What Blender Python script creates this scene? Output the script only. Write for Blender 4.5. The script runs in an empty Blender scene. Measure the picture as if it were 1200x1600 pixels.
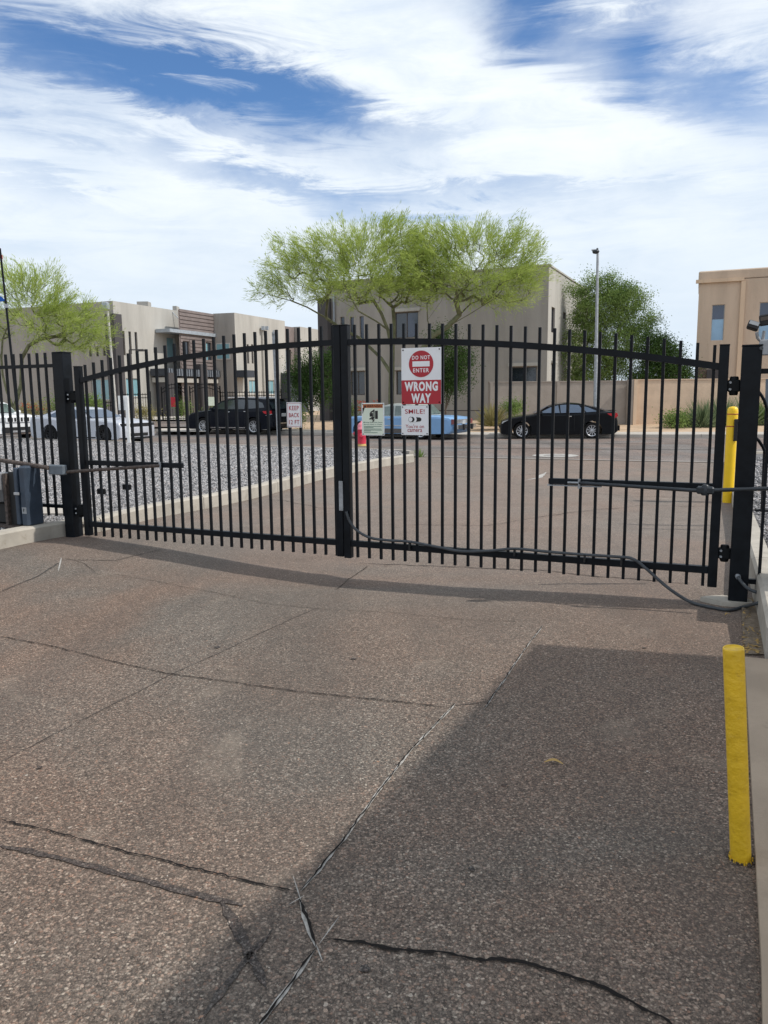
import bpy, bmesh, math, random
import numpy as np
from mathutils import Vector, Matrix, Quaternion
random.seed(7); rng = np.random.default_rng(7)
sc = bpy.context.scene
COL = sc.collection
PI = math.pi
# ------------------------------------------------------------------ camera, world, sun, exposure
FPX = 1204.0; CAMZ = 1.65
TILT = math.atan2(179, 1204); ROLL = math.radians(0.573)
CR = Vector((1, 0, 0)); CF = Vector((0, math.cos(TILT), -math.sin(TILT))); CU = CR.cross(CF)
cr = CR*math.cos(ROLL) - CU*math.sin(ROLL)
cu = CR*math.sin(ROLL) + CU*math.cos(ROLL)
cam = bpy.data.cameras.new('camera'); camo = bpy.data.objects.new('camera', cam); COL.objects.link(camo)
cam.sensor_fit = 'VERTICAL'; cam.sensor_height = 24; cam.sensor_width = 18; cam.lens = FPX/1600*24
cam.clip_start = 0.05; cam.clip_end = 5000
m = Matrix((cr, cu, -CF)).transposed().to_4x4(); m.translation = Vector((0, 0, CAMZ)); camo.matrix_world = m
sc.camera = camo
sc.view_settings.view_transform = 'Standard'; sc.view_settings.look = 'None'
sc.view_settings.exposure = 0.42; sc.view_settings.gamma = 1; sc.view_settings.use_curve_mapping = False

E1 = Vector((0.9142, -0.4052, 0)); E2 = Vector((0.4052, 0.9142, 0))      # the grid the gate, street and buildings follow
GROT = math.atan2(-0.4052, 0.9142)
SUN_EL = math.radians(47)
SUN_A = math.radians(12.0)                   # turned off the gate line
sh = Vector((math.cos(GROT+SUN_A), math.sin(GROT+SUN_A), 0))
SUN_DIR = Vector((sh.x*math.cos(SUN_EL), sh.y*math.cos(SUN_EL), math.sin(SUN_EL)))
sun = bpy.data.lights.new('sun', 'SUN'); suno = bpy.data.objects.new('sun', sun); COL.objects.link(suno)
sun.energy = 2.4; sun.angle = math.radians(0.5); sun.color = (1.0, 0.95, 0.88)
suno.rotation_mode = 'QUATERNION'; suno.rotation_quaternion = SUN_DIR.to_track_quat('Z', 'Y'); suno.location = (30, 0, 40)

world = bpy.data.worlds.new('World'); sc.world = world; world.use_nodes = True

def ray(px, py):
    d = cr*(px-600) + cu*(800-py) + CF*FPX
    return d
def on_z(px, py, z=0.0):
    d = ray(px, py); t = (z-CAMZ)/d.z
    return Vector((d.x*t, d.y*t, z))
def at(px, py, Y):
    d = ray(px, py); t = Y/d.y
    return Vector((d.x*t, Y, CAMZ+d.z*t))
def on_plane(px, py, A, N):
    d = ray(px, py); c = Vector((0, 0, CAMZ)); t = (Vector(A)-c).dot(N)/d.dot(N)
    return c + d*t
class Face:                                  # a vertical plane through A along unit u; gives (u, z) of a picture point
    def __init__(s, A, u):
        s.A = Vector((A[0], A[1], 0)); s.u = Vector((u[0], u[1], 0)).normalized(); s.n = Vector((-s.u.y, s.u.x, 0))
        if s.n.dot(s.A) > 0: s.n = -s.n      # normal towards the camera
    def uz(s, px, py):
        p = on_plane(px, py, s.A, s.n); return ((p-s.A).dot(s.u), p.z)
    def pt(s, u, z, off=0.0):
        p = s.A + s.u*u + s.n*off; return Vector((p.x, p.y, z))

# ---- sky
nt = world.node_tree; nt.nodes.clear()
def N(tree, t, **k):
    n = tree.nodes.new(t)
    for a, b in k.items(): setattr(n, a, b)
    return n
class NB:
    def __init__(s, tree): s.t = tree
    def new(s, t, **k): return N(s.t, t, **k)
    def lk(s, a, b): s.t.links.new(a, b)
    def val(s, x, sock):
        if isinstance(x, (int, float)): sock.default_value = x
        elif isinstance(x, tuple): sock.default_value = x
        else: s.lk(x, sock)
    def m(s, op, a, b=0.0, c=None, clamp=False):
        n = s.new('ShaderNodeMath', operation=op, use_clamp=clamp)
        s.val(a, n.inputs[0]); s.val(b, n.inputs[1])
        if c is not None: s.val(c, n.inputs[2])
        return n.outputs[0]
    def mix(s, f, a, b, mode='MIX'):
        n = s.new('ShaderNodeMix', data_type='RGBA', blend_type=mode)
        s.val(f, n.inputs[0]); s.val(a, n.inputs[6]); s.val(b, n.inputs[7]); return n.outputs[2]
    def ramp(s, f, stops, interp='LINEAR'):
        n = s.new('ShaderNodeValToRGB'); s.val(f, n.inputs[0]); e = n.color_ramp.elements; n.color_ramp.interpolation = interp
        while len(e) < len(stops): e.new(0.5)
        for i, (p, c) in enumerate(stops): e[i].position = p; e[i].color = c if len(c) == 4 else (*c, 1)
        return n.outputs[0]
    def mr(s, v, a, b, c=0.0, d=1.0, smooth=True):
        n = s.new('ShaderNodeMapRange'); n.interpolation_type = 'SMOOTHSTEP' if smooth else 'LINEAR'
        s.val(v, n.inputs[0])
        for i, x in enumerate((a, b, c, d)): n.inputs[i+1].default_value = x
        return n.outputs[0]
    def noise(s, vec, scale, detail=4, rough=0.5, dist=0.0, lac=2.0):
        n = s.new('ShaderNodeTexNoise'); n.inputs['Scale'].default_value = scale; n.inputs['Detail'].default_value = detail
        n.inputs['Roughness'].default_value = rough; n.inputs['Distortion'].default_value = dist; n.inputs['Lacunarity'].default_value = lac
        if vec is not None: s.lk(vec, n.inputs['Vector'])
        return n.outputs['Fac']
b = NB(nt)
sky = b.new('ShaderNodeTexSky', sky_type='NISHITA'); sky.sun_disc = False; sky.sun_elevation = SUN_EL
sky.sun_rotation = math.atan2(SUN_DIR.x, SUN_DIR.y); sky.altitude = 300; sky.air_density = 1.0; sky.dust_density = 0.5; sky.ozone_density = 2.0
tc = b.new('ShaderNodeTexCoord'); sep = b.new('ShaderNodeSeparateXYZ'); b.lk(tc.outputs['Generated'], sep.inputs[0])
X, Y, Z = sep.outputs
AZ = b.m('ARCTAN2', X, Y); EL = b.m('ARCSINE', Z)
mp = b.new('ShaderNodeMapping'); mp.inputs['Rotation'].default_value = (0.0, math.radians(17), 0.0); mp.inputs['Scale'].default_value = (1.0, 1.0, 3.4)
b.lk(tc.outputs['Generated'], mp.inputs[0]); VS = mp.outputs[0]
mp2 = b.new('ShaderNodeMapping'); mp2.inputs['Rotation'].default_value = (0.0, math.radians(14), 0.0); mp2.inputs['Scale'].default_value = (1.0, 1.0, 1.9); mp2.inputs['Location'].default_value = (3.1, 1.7, 0.4)
b.lk(tc.outputs['Generated'], mp2.inputs[0]); VP = mp2.outputs[0]
nz_big = b.noise(VS, 2.6, 7, 0.58, 0.5)
nz_fine = b.noise(VP, 9.0, 8, 0.62, 0.35)
nz_puff = b.noise(VP, 5.0, 9, 0.60, 0.15)
def pz(px, py):
    d = ray(px, py).normalized(); return math.atan2(d.x, d.y), math.asin(d.z)
# warp the az/el used by the shaped openings so that their edges fray
mp3 = b.new('ShaderNodeMapping'); mp3.inputs['Rotation'].default_value = (0.0, math.radians(20), 0.0); mp3.inputs['Scale'].default_value = (1.0, 1.0, 5.5); mp3.inputs['Location'].default_value = (1.1, 4.7, 2.4)
b.lk(tc.outputs['Generated'], mp3.inputs[0])
nz_wisp = b.noise(mp3.outputs[0], 6.0, 9, 0.66, 0.9)
wA = b.m('ADD', AZ, b.m('MULTIPLY', b.m('SUBTRACT', nz_puff, 0.5), 0.16))
wE = b.m('ADD', EL, b.m('MULTIPLY', b.m('SUBTRACT', nz_wisp, 0.5), 0.13))
def gauss(px, py, sx, sy, tilt, amp):
    a0, e0 = pz(px, py); c, s_ = math.cos(math.radians(tilt)), math.sin(math.radians(tilt))
    da = b.m('SUBTRACT', wA, a0); de = b.m('SUBTRACT', wE, e0)
    u = b.m('ADD', b.m('MULTIPLY', da, c), b.m('MULTIPLY', de, s_)); v = b.m('SUBTRACT', b.m('MULTIPLY', de, c), b.m('MULTIPLY', da, s_))
    u = b.m('DIVIDE', u, sx/FPX); v = b.m('DIVIDE', v, sy/FPX)
    q = b.m('ADD', b.m('MULTIPLY', u, u), b.m('MULTIPLY', v, v))
    return b.m('MULTIPLY', b.m('EXPONENT', b.m('MULTIPLY', q, -0.5)), amp)
dens = b.m('ADD', 0.33, b.m('MULTIPLY', nz_big, 0.70))
dens = b.m('ADD', dens, b.m('MULTIPLY', b.m('SUBTRACT', nz_fine, 0.5), 0.55))
dens = b.m('ADD', dens, b.m('MULTIPLY', b.m('SUBTRACT', nz_wisp, 0.5), 0.58))
GS = [  # openings of blue sky (negative) and cloud bodies (positive)
    (60, 78, 200, 30, -5, -0.50), (290, 112, 170, 34, -9, -0.55), (450, 150, 120, 26, -14, -0.42), (590, 190, 90, 16, -14, -0.22),
    (805, 25, 46, 40, -30, -0.60), (890, 70, 90, 36, -20, -0.36), (1015, 70, 34, 46, 0, -0.34), (1095, 130, 120, 28, -18, -0.36), (1190, 190, 60, 34, -20, -0.34),
    (980, 15, 90, 22, 0, -0.22), (370, 262, 150, 14, -10, -0.34), (540, 325, 110, 18, -6, -0.42), (760, 298, 190, 12, -2, -0.32), (140, 238, 140, 10, -10, -0.26), (690, 345, 90, 10, 0, -0.30), (90, 300, 110, 9, -14, -0.22), (400, 215, 120, 9, -12, -0.2), (180, 140, 160, 9, -12, -0.14), (60, 400, 200, 16, -4, -0.12),
    (290, 300, 80, 17, -16, 0.50), (440, 332, 32, 11, -10, 0.55), (40, 262, 90, 18, -10, 0.24), (620, 85, 190, 42, -24, 0.36), (230, 185, 240, 20, -12, 0.26), (900, 215, 230, 34, -10, 0.34), (120, 18, 140, 18, -6, 0.18), (860, 130, 120, 22, -24, 0.22)]
for g in GS: dens = b.m('ADD', dens, gauss(*g))
low = b.mr(EL, 0.04, 0.34, 0.55, 0.0)
dens = b.m('ADD', dens, low)
cov = b.mr(dens, -0.22, 1.0)
shade = b.mr(b.m('ADD', b.m('MULTIPLY', nz_wisp, 0.45), b.m('MULTIPLY', nz_puff, 0.65)), 0.30, 0.72)
K = 1/0.10
def kc(c): return (c[0]*K, c[1]*K, c[2]*K, 1)
cloud = b.mix(shade, kc((0.54, 0.62, 0.72)), kc((0.76, 0.80, 0.83)))
lowc = b.mr(EL, 0.05, 0.36, 1.0, 0.0)
cloud = b.mix(b.m('MULTIPLY', lowc, 0.75), cloud, kc((0.545, 0.63, 0.72)))
skyc = b.mix(1.0, sky.outputs[0], (0.62, 0.84, 1.06, 1), 'MULTIPLY')
# ground half of the dome: dull earth
final = b.mix(cov, skyc, cloud)
below = b.mr(Z, -0.04, 0.0, 1.0, 0.0)
final = b.mix(below, final, kc((0.20, 0.17, 0.14)))
bg = b.new('ShaderNodeBackground'); bg.inputs[1].default_value = 0.10; b.lk(final, bg.inputs[0])
wo = b.new('ShaderNodeOutputWorld'); b.lk(bg.outputs[0], wo.inputs[0])

# ------------------------------------------------------------------ materials
def srgb(r, g, bl):
    f = lambda v: ((v/255+0.055)/1.055)**2.4 if v/255 > 0.04045 else v/255/12.92
    return (f(r), f(g), f(bl), 1)
def base_mat(name):
    mt = bpy.data.materials.new(name); mt.use_nodes = True; n = mt.node_tree
    p = n.nodes['Principled BSDF']; return mt, NB(n), p
def mat(name, col, rough=0.6, metal=0.0, var=0.12, scale=6.0, bump=0.0, bscale=60.0, spec=0.5, streak=False, dirt=None, coat=0.0):
    mt, q, p = base_mat(name); tcn = q.new('ShaderNodeTexCoord'); v = tcn.outputs['Object']
    if streak:
        mm = q.new('ShaderNodeMapping'); mm.inputs['Scale'].default_value = (1, 1, 0.15); q.lk(v, mm.inputs[0]); vv = mm.outputs[0]
    else: vv = v
    nz = q.noise(vv, scale, 6, 0.6)
    lo = tuple(c*(1-var) for c in col[:3])+(1,); hi = tuple(min(1, c*(1+var)) for c in col[:3])+(1,)
    c = q.mix(q.mr(nz, 0.3, 0.7), lo, hi)
    if dirt:
        c = q.mix(q.mr(q.noise(vv, scale*2.7, 7, 0.7), 0.55, 0.75, 0, 0.8), c, dirt)
    q.lk(c, p.inputs['Base Color']); p.inputs['Metallic'].default_value = metal
    q.lk(q.mr(nz, 0.2, 0.8, max(0.02, rough-0.06), min(1, rough+0.08)), p.inputs['Roughness'])
    p.inputs['Specular IOR Level'].default_value = spec; p.inputs['Coat Weight'].default_value = coat
    if bump > 0:
        bn = q.new('ShaderNodeBump'); bn.inputs['Strength'].default_value = bump; bn.inputs['Distance'].default_value = 0.01
        q.lk(q.noise(v, bscale, 4, 0.6), bn.inputs['Height']); q.lk(bn.outputs[0], p.inputs['Normal'])
    return mt
def asphalt(name, cols, sc_=120.0, tint=(1, 1, 1), patch=0.18, bump=0.9, wear=None):
    mt, q, p = base_mat(name); tcn = q.new('ShaderNodeTexCoord'); v = tcn.outputs['Object']
    dn = q.new('ShaderNodeTexNoise'); dn.inputs['Scale'].default_value = 60; q.lk(v, dn.inputs['Vector'])
    va = q.new('ShaderNodeVectorMath', operation='MULTIPLY_ADD'); q.lk(dn.outputs['Color'], va.inputs[0]); va.inputs[1].default_value = (0.012, 0.012, 0.012); q.lk(v, va.inputs[2])
    def vor(s):
        n = q.new('ShaderNodeTexVoronoi'); n.inputs['Scale'].default_value = s; q.lk(va.outputs[0], n.inputs['Vector']); return n
    v1 = vor(sc_); v2 = vor(sc_*2.2)
    sp = q.new('ShaderNodeSeparateColor'); q.lk(v1.outputs['Color'], sp.inputs[0])
    c1 = q.ramp(sp.outputs[0], cols)
    sp2 = q.new('ShaderNodeSeparateColor'); q.lk(v2.outputs['Color'], sp2.inputs[0])
    c2 = q.ramp(sp2.outputs[1], cols)
    c = q.mix(0.38, c1, c2)
    edge = q.mr(v1.outputs['Distance'], 0.25, 0.75, 0.0, 1.0)
    c = q.mix(q.m('MULTIPLY', edge, 0.45), c, (0.045, 0.040, 0.036, 1))
    big = q.noise(v, 0.55, 5, 0.6, 0.6); mid = q.noise(v, 3.2, 6, 0.65)
    f = q.m('ADD', q.m('MULTIPLY', q.m('SUBTRACT', big, 0.5), patch*2.4), q.m('ADD', 1.0, q.m('MULTIPLY', q.m('SUBTRACT', mid, 0.5), patch*1.3)))
    cx = q.new('ShaderNodeVectorMath', operation='SCALE'); q.lk(c, cx.inputs[0]); q.lk(f, cx.inputs['Scale'])
    c = cx.outputs[0]
    # warm and grey drift
    hue = q.mr(q.noise(v, 0.33, 3, 0.5, 1.0), 0.35, 0.65)
    c = q.mix(hue, q.mix(1.0, c, (1.10, 0.97, 0.90, 1), 'MULTIPLY'), q.mix(1.0, c, (0.93, 0.98, 1.0, 1), 'MULTIPLY'))
    c = q.mix(1.0, c, (*tint, 1), 'MULTIPLY')
    # worn tracks along the drive, blotchy stains and small dark drips
    mpt = q.new('ShaderNodeMapping'); mpt.inputs['Rotation'].default_value = (0, 0, 0.4171); mpt.inputs['Scale'].default_value = (1.15, .12, 1); q.lk(v, mpt.inputs[0])
    trk = q.mr(q.noise(mpt.outputs[0], 1.0, 4, 0.6, 0.3), 0.42, 0.66, 0.0, wear or 0.0); c = q.mix(trk, c, (0.085, 0.073, 0.064, 1))
    st = q.mr(q.noise(v, 1.7, 7, 0.72, 0.8), 0.60, 0.78, 0.0, 0.45); c = q.mix(st, c, (0.07, 0.062, 0.055, 1))
    v5 = q.new('ShaderNodeTexVoronoi'); v5.inputs['Scale'].default_value = 1.7; q.lk(v, v5.inputs['Vector'])
    c = q.mix(q.mr(v5.outputs['Distance'], 0.012, 0.035, 0.7, 0.0), c, (0.04, 0.036, 0.033, 1))
    dust = q.mr(q.noise(v, 0.9, 6, 0.7, 1.2), 0.56, 0.74, 0.0, 0.30); c = q.mix(dust, c, (0.34, 0.28, 0.22, 1))
    if tint[0] < .97 and wear:   # surface mixed paler and warmer towards the street
        sp_ = q.new('ShaderNodeSeparateXYZ'); q.lk(v, sp_.inputs[0])
        bb_ = q.m('ADD', q.m('MULTIPLY', sp_.outputs[0], .4052), q.m('MULTIPLY', sp_.outputs[1], .9142))
        c = q.mix(q.m('MULTIPLY', q.mr(bb_, 4.5, 9.0, 0.0, 0.38), q.mr(mid, 0.25, 0.7, .6, 1.0)), c, (0.33, 0.275, 0.24, 1))
    # scattered pale and orange chips, dark oil specks
    v3 = vor(30.0); s3 = q.new('ShaderNodeSeparateColor'); q.lk(v3.outputs['Color'], s3.inputs[0])
    chip = q.m('MULTIPLY', q.m('GREATER_THAN', s3.outputs[0], 0.93), q.m('LESS_THAN', v3.outputs['Distance'], 0.20))
    c = q.mix(chip, c, q.mix(s3.outputs[1], (0.42, 0.36, 0.30, 1), (0.34, 0.20, 0.13, 1)))
    q.lk(c, p.inputs['Base Color']); p.inputs['Roughness'].default_value = 0.9; p.inputs['Specular IOR Level'].default_value = 0.25
    bn = q.new('ShaderNodeBump'); bn.inputs['Strength'].default_value = bump; bn.inputs['Distance'].default_value = 0.004
    h = q.m('ADD', v1.outputs['Distance'], q.m('MULTIPLY', v2.outputs['Distance'], 0.6)); q.lk(q.m('MULTIPLY', h, -1.0), bn.inputs['Height']); q.lk(bn.outputs[0], p.inputs['Normal'])
    return mt
ASC = [(0.0, (0.035, 0.033, 0.031)), (0.25, (0.13, 0.11, 0.097)), (0.5, (0.27, 0.225, 0.195)), (0.68, (0.085, 0.078, 0.072)), (0.84, (0.50, 0.44, 0.38)), (0.93, (0.32, 0.20, 0.15)), (1.0, (0.68, 0.63, 0.55))]
M = {}
M['drive'] = asphalt('driveway_asphalt', ASC, tint=(0.95, 0.90, 0.845), wear=0.34)
M['street'] = asphalt('street_asphalt', [(0, (0.12, 0.11, 0.105)), (0.4, (0.205, 0.185, 0.178)), (0.7, (0.26, 0.23, 0.215)), (1.0, (0.37, 0.33, 0.30))], 40, (1.0, 0.97, 0.95), 0.30, 0.4, wear=0.3)
M['concrete'] = mat('old_concrete', (0.42, 0.385, 0.33, 1), 0.9, var=0.14, scale=3, bump=0.35, bscale=90, spec=0.2, dirt=(0.27, 0.23, 0.18, 1))
M['pad'] = mat('pad_concrete', (0.35, 0.275, 0.205, 1), 0.9, var=0.12, scale=2, bump=0.3, bscale=140, spec=0.2, dirt=(0.26, 0.205, 0.155, 1))
M['walk'] = mat('sidewalk_concrete', (0.46, 0.42, 0.37, 1), 0.9, var=0.08, scale=1.5, spec=0.2)
M['gutter'] = mat('gutter_concrete', (0.26, 0.23, 0.205, 1), 0.9, var=0.2, scale=3, dirt=(0.17, 0.15, 0.13, 1))
M['dirt'] = mat('dirt', (0.20, 0.16, 0.12, 1), 0.95, var=0.3, scale=25, bump=0.8, bscale=80, spec=0.1)
M['earth'] = mat('desert_earth', (0.46, 0.34, 0.235, 1), 0.95, var=0.16, scale=1.6, bump=0.5, bscale=12, spec=0.1, dirt=(0.38, 0.26, 0.17, 1))
M['gravelbase'] = mat('gravel_bed', (0.16, 0.155, 0.155, 1), 0.95, var=0.45, scale=30, bump=0.8, bscale=40, spec=0.1)
M['joint'] = mat('joint_dark', (0.05, 0.045, 0.04, 1), 0.95)
M['crack'] = mat('crack_dark', (0.018, 0.016, 0.015, 1), 1.0, spec=0.1)
M['sealant'] = asphalt('sealant', ASC, 135.0, (0.42, 0.43, 0.45), 0.3, 0.5)
M['palefill'] = mat('pale_crack_filler', (0.36, 0.34, 0.31, 1), 0.9, var=0.3, scale=40)
M['black'] = mat('black_powder_coat', (0.0075, 0.0098, 0.013, 1), 0.40, var=0.3, scale=8, spec=0.16)
M['hinge'] = mat('black_hinge', (0.006, 0.007, 0.008, 1), 0.55, var=0.3, spec=.15)
M['rail_top'] = M['black']
def stucco(name, c, v=0.06):
    return mat(name, c, 0.95, var=v+.05, scale=1.1, bump=1.0, bscale=9, spec=0.1, streak=True, dirt=tuple(x*.80 for x in c[:3])+(1,))
M['st_grey_shaded'] = stucco('stucco_grey_shaded', (0.335, 0.312, 0.285, 1))  # shade put into the colour: faces turned from the sun; roofs too
M['st_pale_lit'] = stucco('stucco_pale_lit', (0.43, 0.415, 0.38, 1))  # same stucco made paler for sun-facing walls; lintels and beams share it
M['st_dark'] = stucco('stucco_charcoal', (0.085, 0.08, 0.082, 1))
M['st_tan'] = stucco('stucco_tan', (0.55, 0.435, 0.335, 1))
M['trim_tan'] = stucco('stucco_trim_tan', (0.66, 0.50, 0.36, 1))
M['wall_grey'] = mat('block_wall_grey', (0.335, 0.295, 0.26, 1), 0.95, var=0.08, scale=2, bump=0.9, bscale=14, spec=0.1)
M['wall_tan'] = mat('block_wall_tan', (0.62, 0.47, 0.345, 1), 0.95, var=0.08, scale=2, bump=0.9, bscale=14, spec=0.1)
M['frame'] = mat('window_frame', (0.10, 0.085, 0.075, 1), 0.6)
M['frame_lt'] = mat('window_frame_light', (0.50, 0.48, 0.45, 1), 0.6)
M['glass'] = mat('dark_glass', (0.018, 0.024, 0.035, 1), 0.08, spec=1.0, var=0.2, scale=0.6)
M['glass_blue'] = mat('blue_glass', (0.03, 0.045, 0.09, 1), 0.10, spec=1.0, var=0.25, scale=0.5)
M['glass_teal'] = mat('teal_blind_glass', (0.20, 0.37, 0.42, 1), 0.12, spec=0.8, var=0.1, scale=1)
M['glass_pale'] = mat('pale_film_glass', (0.25, 0.42, 0.60, 1), 0.15, spec=0.8, var=0.1, scale=1)
M['siding'] = mat('brown_siding', (0.20, 0.165, 0.155, 1), 0.6, var=0.12, scale=2)
M['canopy_metal'] = mat('canopy_metal', (0.36, 0.40, 0.44, 1), 0.5, 0.3)
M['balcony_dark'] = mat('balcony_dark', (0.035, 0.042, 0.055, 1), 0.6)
M['stone'] = mat('ledge_stone', (0.20, 0.15, 0.12, 1), 0.9, var=0.5, scale=9, bump=1, bscale=9)
M['white'] = mat('sign_white', (0.82, 0.84, 0.86, 1), 0.45, var=0.04)
M['whitepaint'] = mat('white_paint', (0.78, 0.78, 0.76, 1), 0.5, var=0.05)
M['red'] = mat('sign_red', (0.42, 0.016, 0.030, 1), 0.45, var=0.06)
M['redtext'] = mat('sign_red_text', (0.40, 0.02, 0.035, 1), 0.5)
M['orange'] = mat('sign_orange', (0.42, 0.11, 0.03, 1), 0.6, var=0.25, scale=30)
M['cream'] = mat('sign_cream', (0.72, 0.80, 0.67, 1), 0.5, var=0.05)
M['ink'] = mat('sign_black_ink', (0.012, 0.012, 0.012, 1), 0.6)
M['green_ink'] = mat('sign_green_ink', (0.03, 0.13, 0.10, 1), 0.6)
M['sign_alu'] = mat('bare_aluminium', (0.48, 0.49, 0.50, 1), 0.4, 0.7)
M['galv'] = mat('galvanised_steel', (0.36, 0.38, 0.40, 1), 0.5, 0.5, var=0.2, scale=10)
M['conduit'] = mat('grey_flexible_conduit', (0.05, 0.057, 0.064, 1), 0.5, var=0.25, scale=14)
M['armgrey'] = mat('operator_arm_dark_grey', (0.022, 0.028, 0.034, 1), 0.4, 0.2, var=0.25, scale=12)
M['rusty'] = mat('rusty_arm', (0.09, 0.07, 0.06, 1), 0.75, 0.2, var=0.5, scale=30, dirt=(0.20, 0.13, 0.09, 1))
M['jointgrey'] = mat('joint_grey', (0.13, 0.155, 0.18, 1), 0.6, var=0.15)
M['operblue'] = mat('operator_cover_blue_grey', (0.035, 0.052, 0.078, 1), 0.5, var=0.15, scale=9, dirt=(0.06, 0.078, 0.10, 1))
M['yellow'] = mat('yellow_bollard_paint', (0.74, 0.46, 0.018, 1), 0.5, var=0.10, scale=9, bump=0.8, bscale=32, dirt=(0.52, 0.31, 0.02, 1))  # bumpy yellow paint of the near bollard, blotched darker at random
M['yellow2'] = mat('yellow_plastic_sleeve', (0.88, 0.56, 0.008, 1), 0.35, var=0.04)
M['redtape'] = mat('red_tape', (0.35, 0.03, 0.02, 1), 0.5)
M['hydrant'] = mat('hydrant_red', (0.62, 0.035, 0.075, 1), 0.5, var=0.1, dirt=(0.70, 0.16, 0.18, 1))
M['hydrant_pink'] = mat('hydrant_faded_bonnet', (0.72, 0.22, 0.27, 1), 0.6, var=0.1)
M['rust_yellow'] = mat('hydrant_base_ochre', (0.50, 0.33, 0.12, 1), 0.8)
M['bark_pv'] = mat('palo_verde_bark', (0.13, 0.13, 0.065, 1), 0.8, var=0.3, scale=5, dirt=(0.075, 0.062, 0.042, 1))
M['bark'] = mat('dark_bark', (0.13, 0.10, 0.075, 1), 0.9, var=0.3, scale=8, bump=0.6)
def leafmat(name, c1, c2, tr=0.35):
    mt = bpy.data.materials.new(name); mt.use_nodes = True; q = NB(mt.node_tree); mt.node_tree.nodes.clear()
    tcn = q.new('ShaderNodeTexCoord'); gm = q.new('ShaderNodeNewGeometry')
    nz = q.noise(tcn.outputs['Object'], 1.1, 4, 0.6)
    f = q.m('ADD', q.m('MULTIPLY', q.mr(nz, 0.3, 0.7), 0.6), q.m('MULTIPLY', gm.outputs['Random Per Island'], 0.4))
    c = q.mix(f, (*c1, 1), (*c2, 1))
    d = q.new('ShaderNodeBsdfDiffuse'); t = q.new('ShaderNodeBsdfTranslucent'); q.lk(c, d.inputs[0]); q.lk(c, t.inputs[0])
    ms = q.new('ShaderNodeMixShader'); ms.inputs[0].default_value = tr; q.lk(d.outputs[0], ms.inputs[1]); q.lk(t.outputs[0], ms.inputs[2])
    o = q.new('ShaderNodeOutputMaterial'); q.lk(ms.outputs[0], o.inputs[0]); return mt
M['leaf_pv'] = leafmat('palo_verde_leaf', (0.29, 0.38, 0.08), (0.52, 0.60, 0.18))
M['leaf_mid'] = leafmat('mid_green_leaf', (0.10, 0.17, 0.05), (0.29, 0.38, 0.12))
M['leaf_dark'] = leafmat('dark_green_leaf', (0.035, 0.070, 0.024), (0.09, 0.15, 0.045), 0.25)
M['leaf_grey'] = leafmat('grey_green_leaf', (0.13, 0.18, 0.09), (0.26, 0.31, 0.18))
M['leaf_straw'] = leafmat('straw_leaf', (0.40, 0.33, 0.16), (0.24, 0.24, 0.09))
M['leaf_dry'] = leafmat('dry_leaf', (0.38, 0.25, 0.10), (0.50, 0.34, 0.14), 0.1)
M['flower'] = leafmat('red_flower', (0.55, 0.08, 0.05), (0.60, 0.16, 0.10), 0.2)
def carpaint(name, c, rough=0.28, metal=0.0):
    return mat(name, (*c, 1), rough, metal, var=0.06, scale=2, coat=0.05 if max(c) < .05 else 0.4, spec=0.13 if max(c) < .05 else .5)
M['cp_black'] = carpaint('car_paint_black', (0.006, 0.007, 0.009), 0.2)
M['cp_navy'] = carpaint('car_paint_dark_navy', (0.008, 0.010, 0.016), 0.2)
M['cp_silver'] = carpaint('car_paint_silver', (0.54, 0.56, 0.61), 0.35, 0.25)
M['cp_white'] = carpaint('car_paint_white', (0.80, 0.81, 0.82), 0.3)
M['cp_blue'] = carpaint('car_paint_faded_blue', (0.19, 0.36, 0.60), 0.5)
M['cp_blue_roof'] = carpaint('car_roof_pale_grey', (0.42, 0.45, 0.42), 0.5)
M['car_glass'] = mat('car_glass', (0.03, 0.04, 0.05, 1), 0.05, spec=1.0, var=0.1)
M['car_glass_green'] = mat('car_glass_green_tint', (0.11, 0.15, 0.14, 1), 0.1, spec=0.9, var=0.3, scale=3)
M['car_glass_blue'] = mat('car_glass_sky', (0.05, 0.08, 0.13, 1), 0.05, spec=1.0, var=0.1)
M['tyre'] = mat('tyre_rubber', (0.012, 0.012, 0.012, 1), 0.9, spec=0.2)
M['rim'] = mat('alloy_rim', (0.55, 0.56, 0.58, 1), 0.3, 0.6)
M['rim_dark'] = mat('dark_alloy_rim', (0.02, 0.02, 0.022, 1), 0.35, 0.3)
M['trim'] = mat('black_plastic_trim', (0.012, 0.012, 0.013, 1), 0.6)
M['chrome'] = mat('chrome', (0.62, 0.63, 0.65, 1), 0.15, 0.9)
M['tail'] = mat('tail_light_red', (0.50, 0.012, 0.02, 1), 0.25)
M['tail_old'] = mat('old_tail_light', (0.20, 0.06, 0.06, 1), 0.4)
M['sill'] = mat('dull_sill_trim', (0.10, 0.09, 0.085, 1), 0.7)
M['lens'] = mat('clear_lens', (0.45, 0.47, 0.48, 1), 0.15)
M['manhole'] = mat('cast_iron_dusty', (0.27, 0.25, 0.235, 1), 0.8, var=0.2, scale=9)
M['roadpaint'] = mat('worn_white_road_paint', (0.40, 0.38, 0.35, 1), 0.85, var=0.25, scale=20)
M['blue_cloth'] = mat('blue_banner', (0.02, 0.12, 0.50, 1), 0.8)
M['red_cloth'] = mat('red_banner', (0.50, 0.04, 0.05, 1), 0.8)
M['white_cloth'] = mat('white_banner', (0.75, 0.75, 0.78, 1), 0.8)
M['stonegrey'] = None

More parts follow.
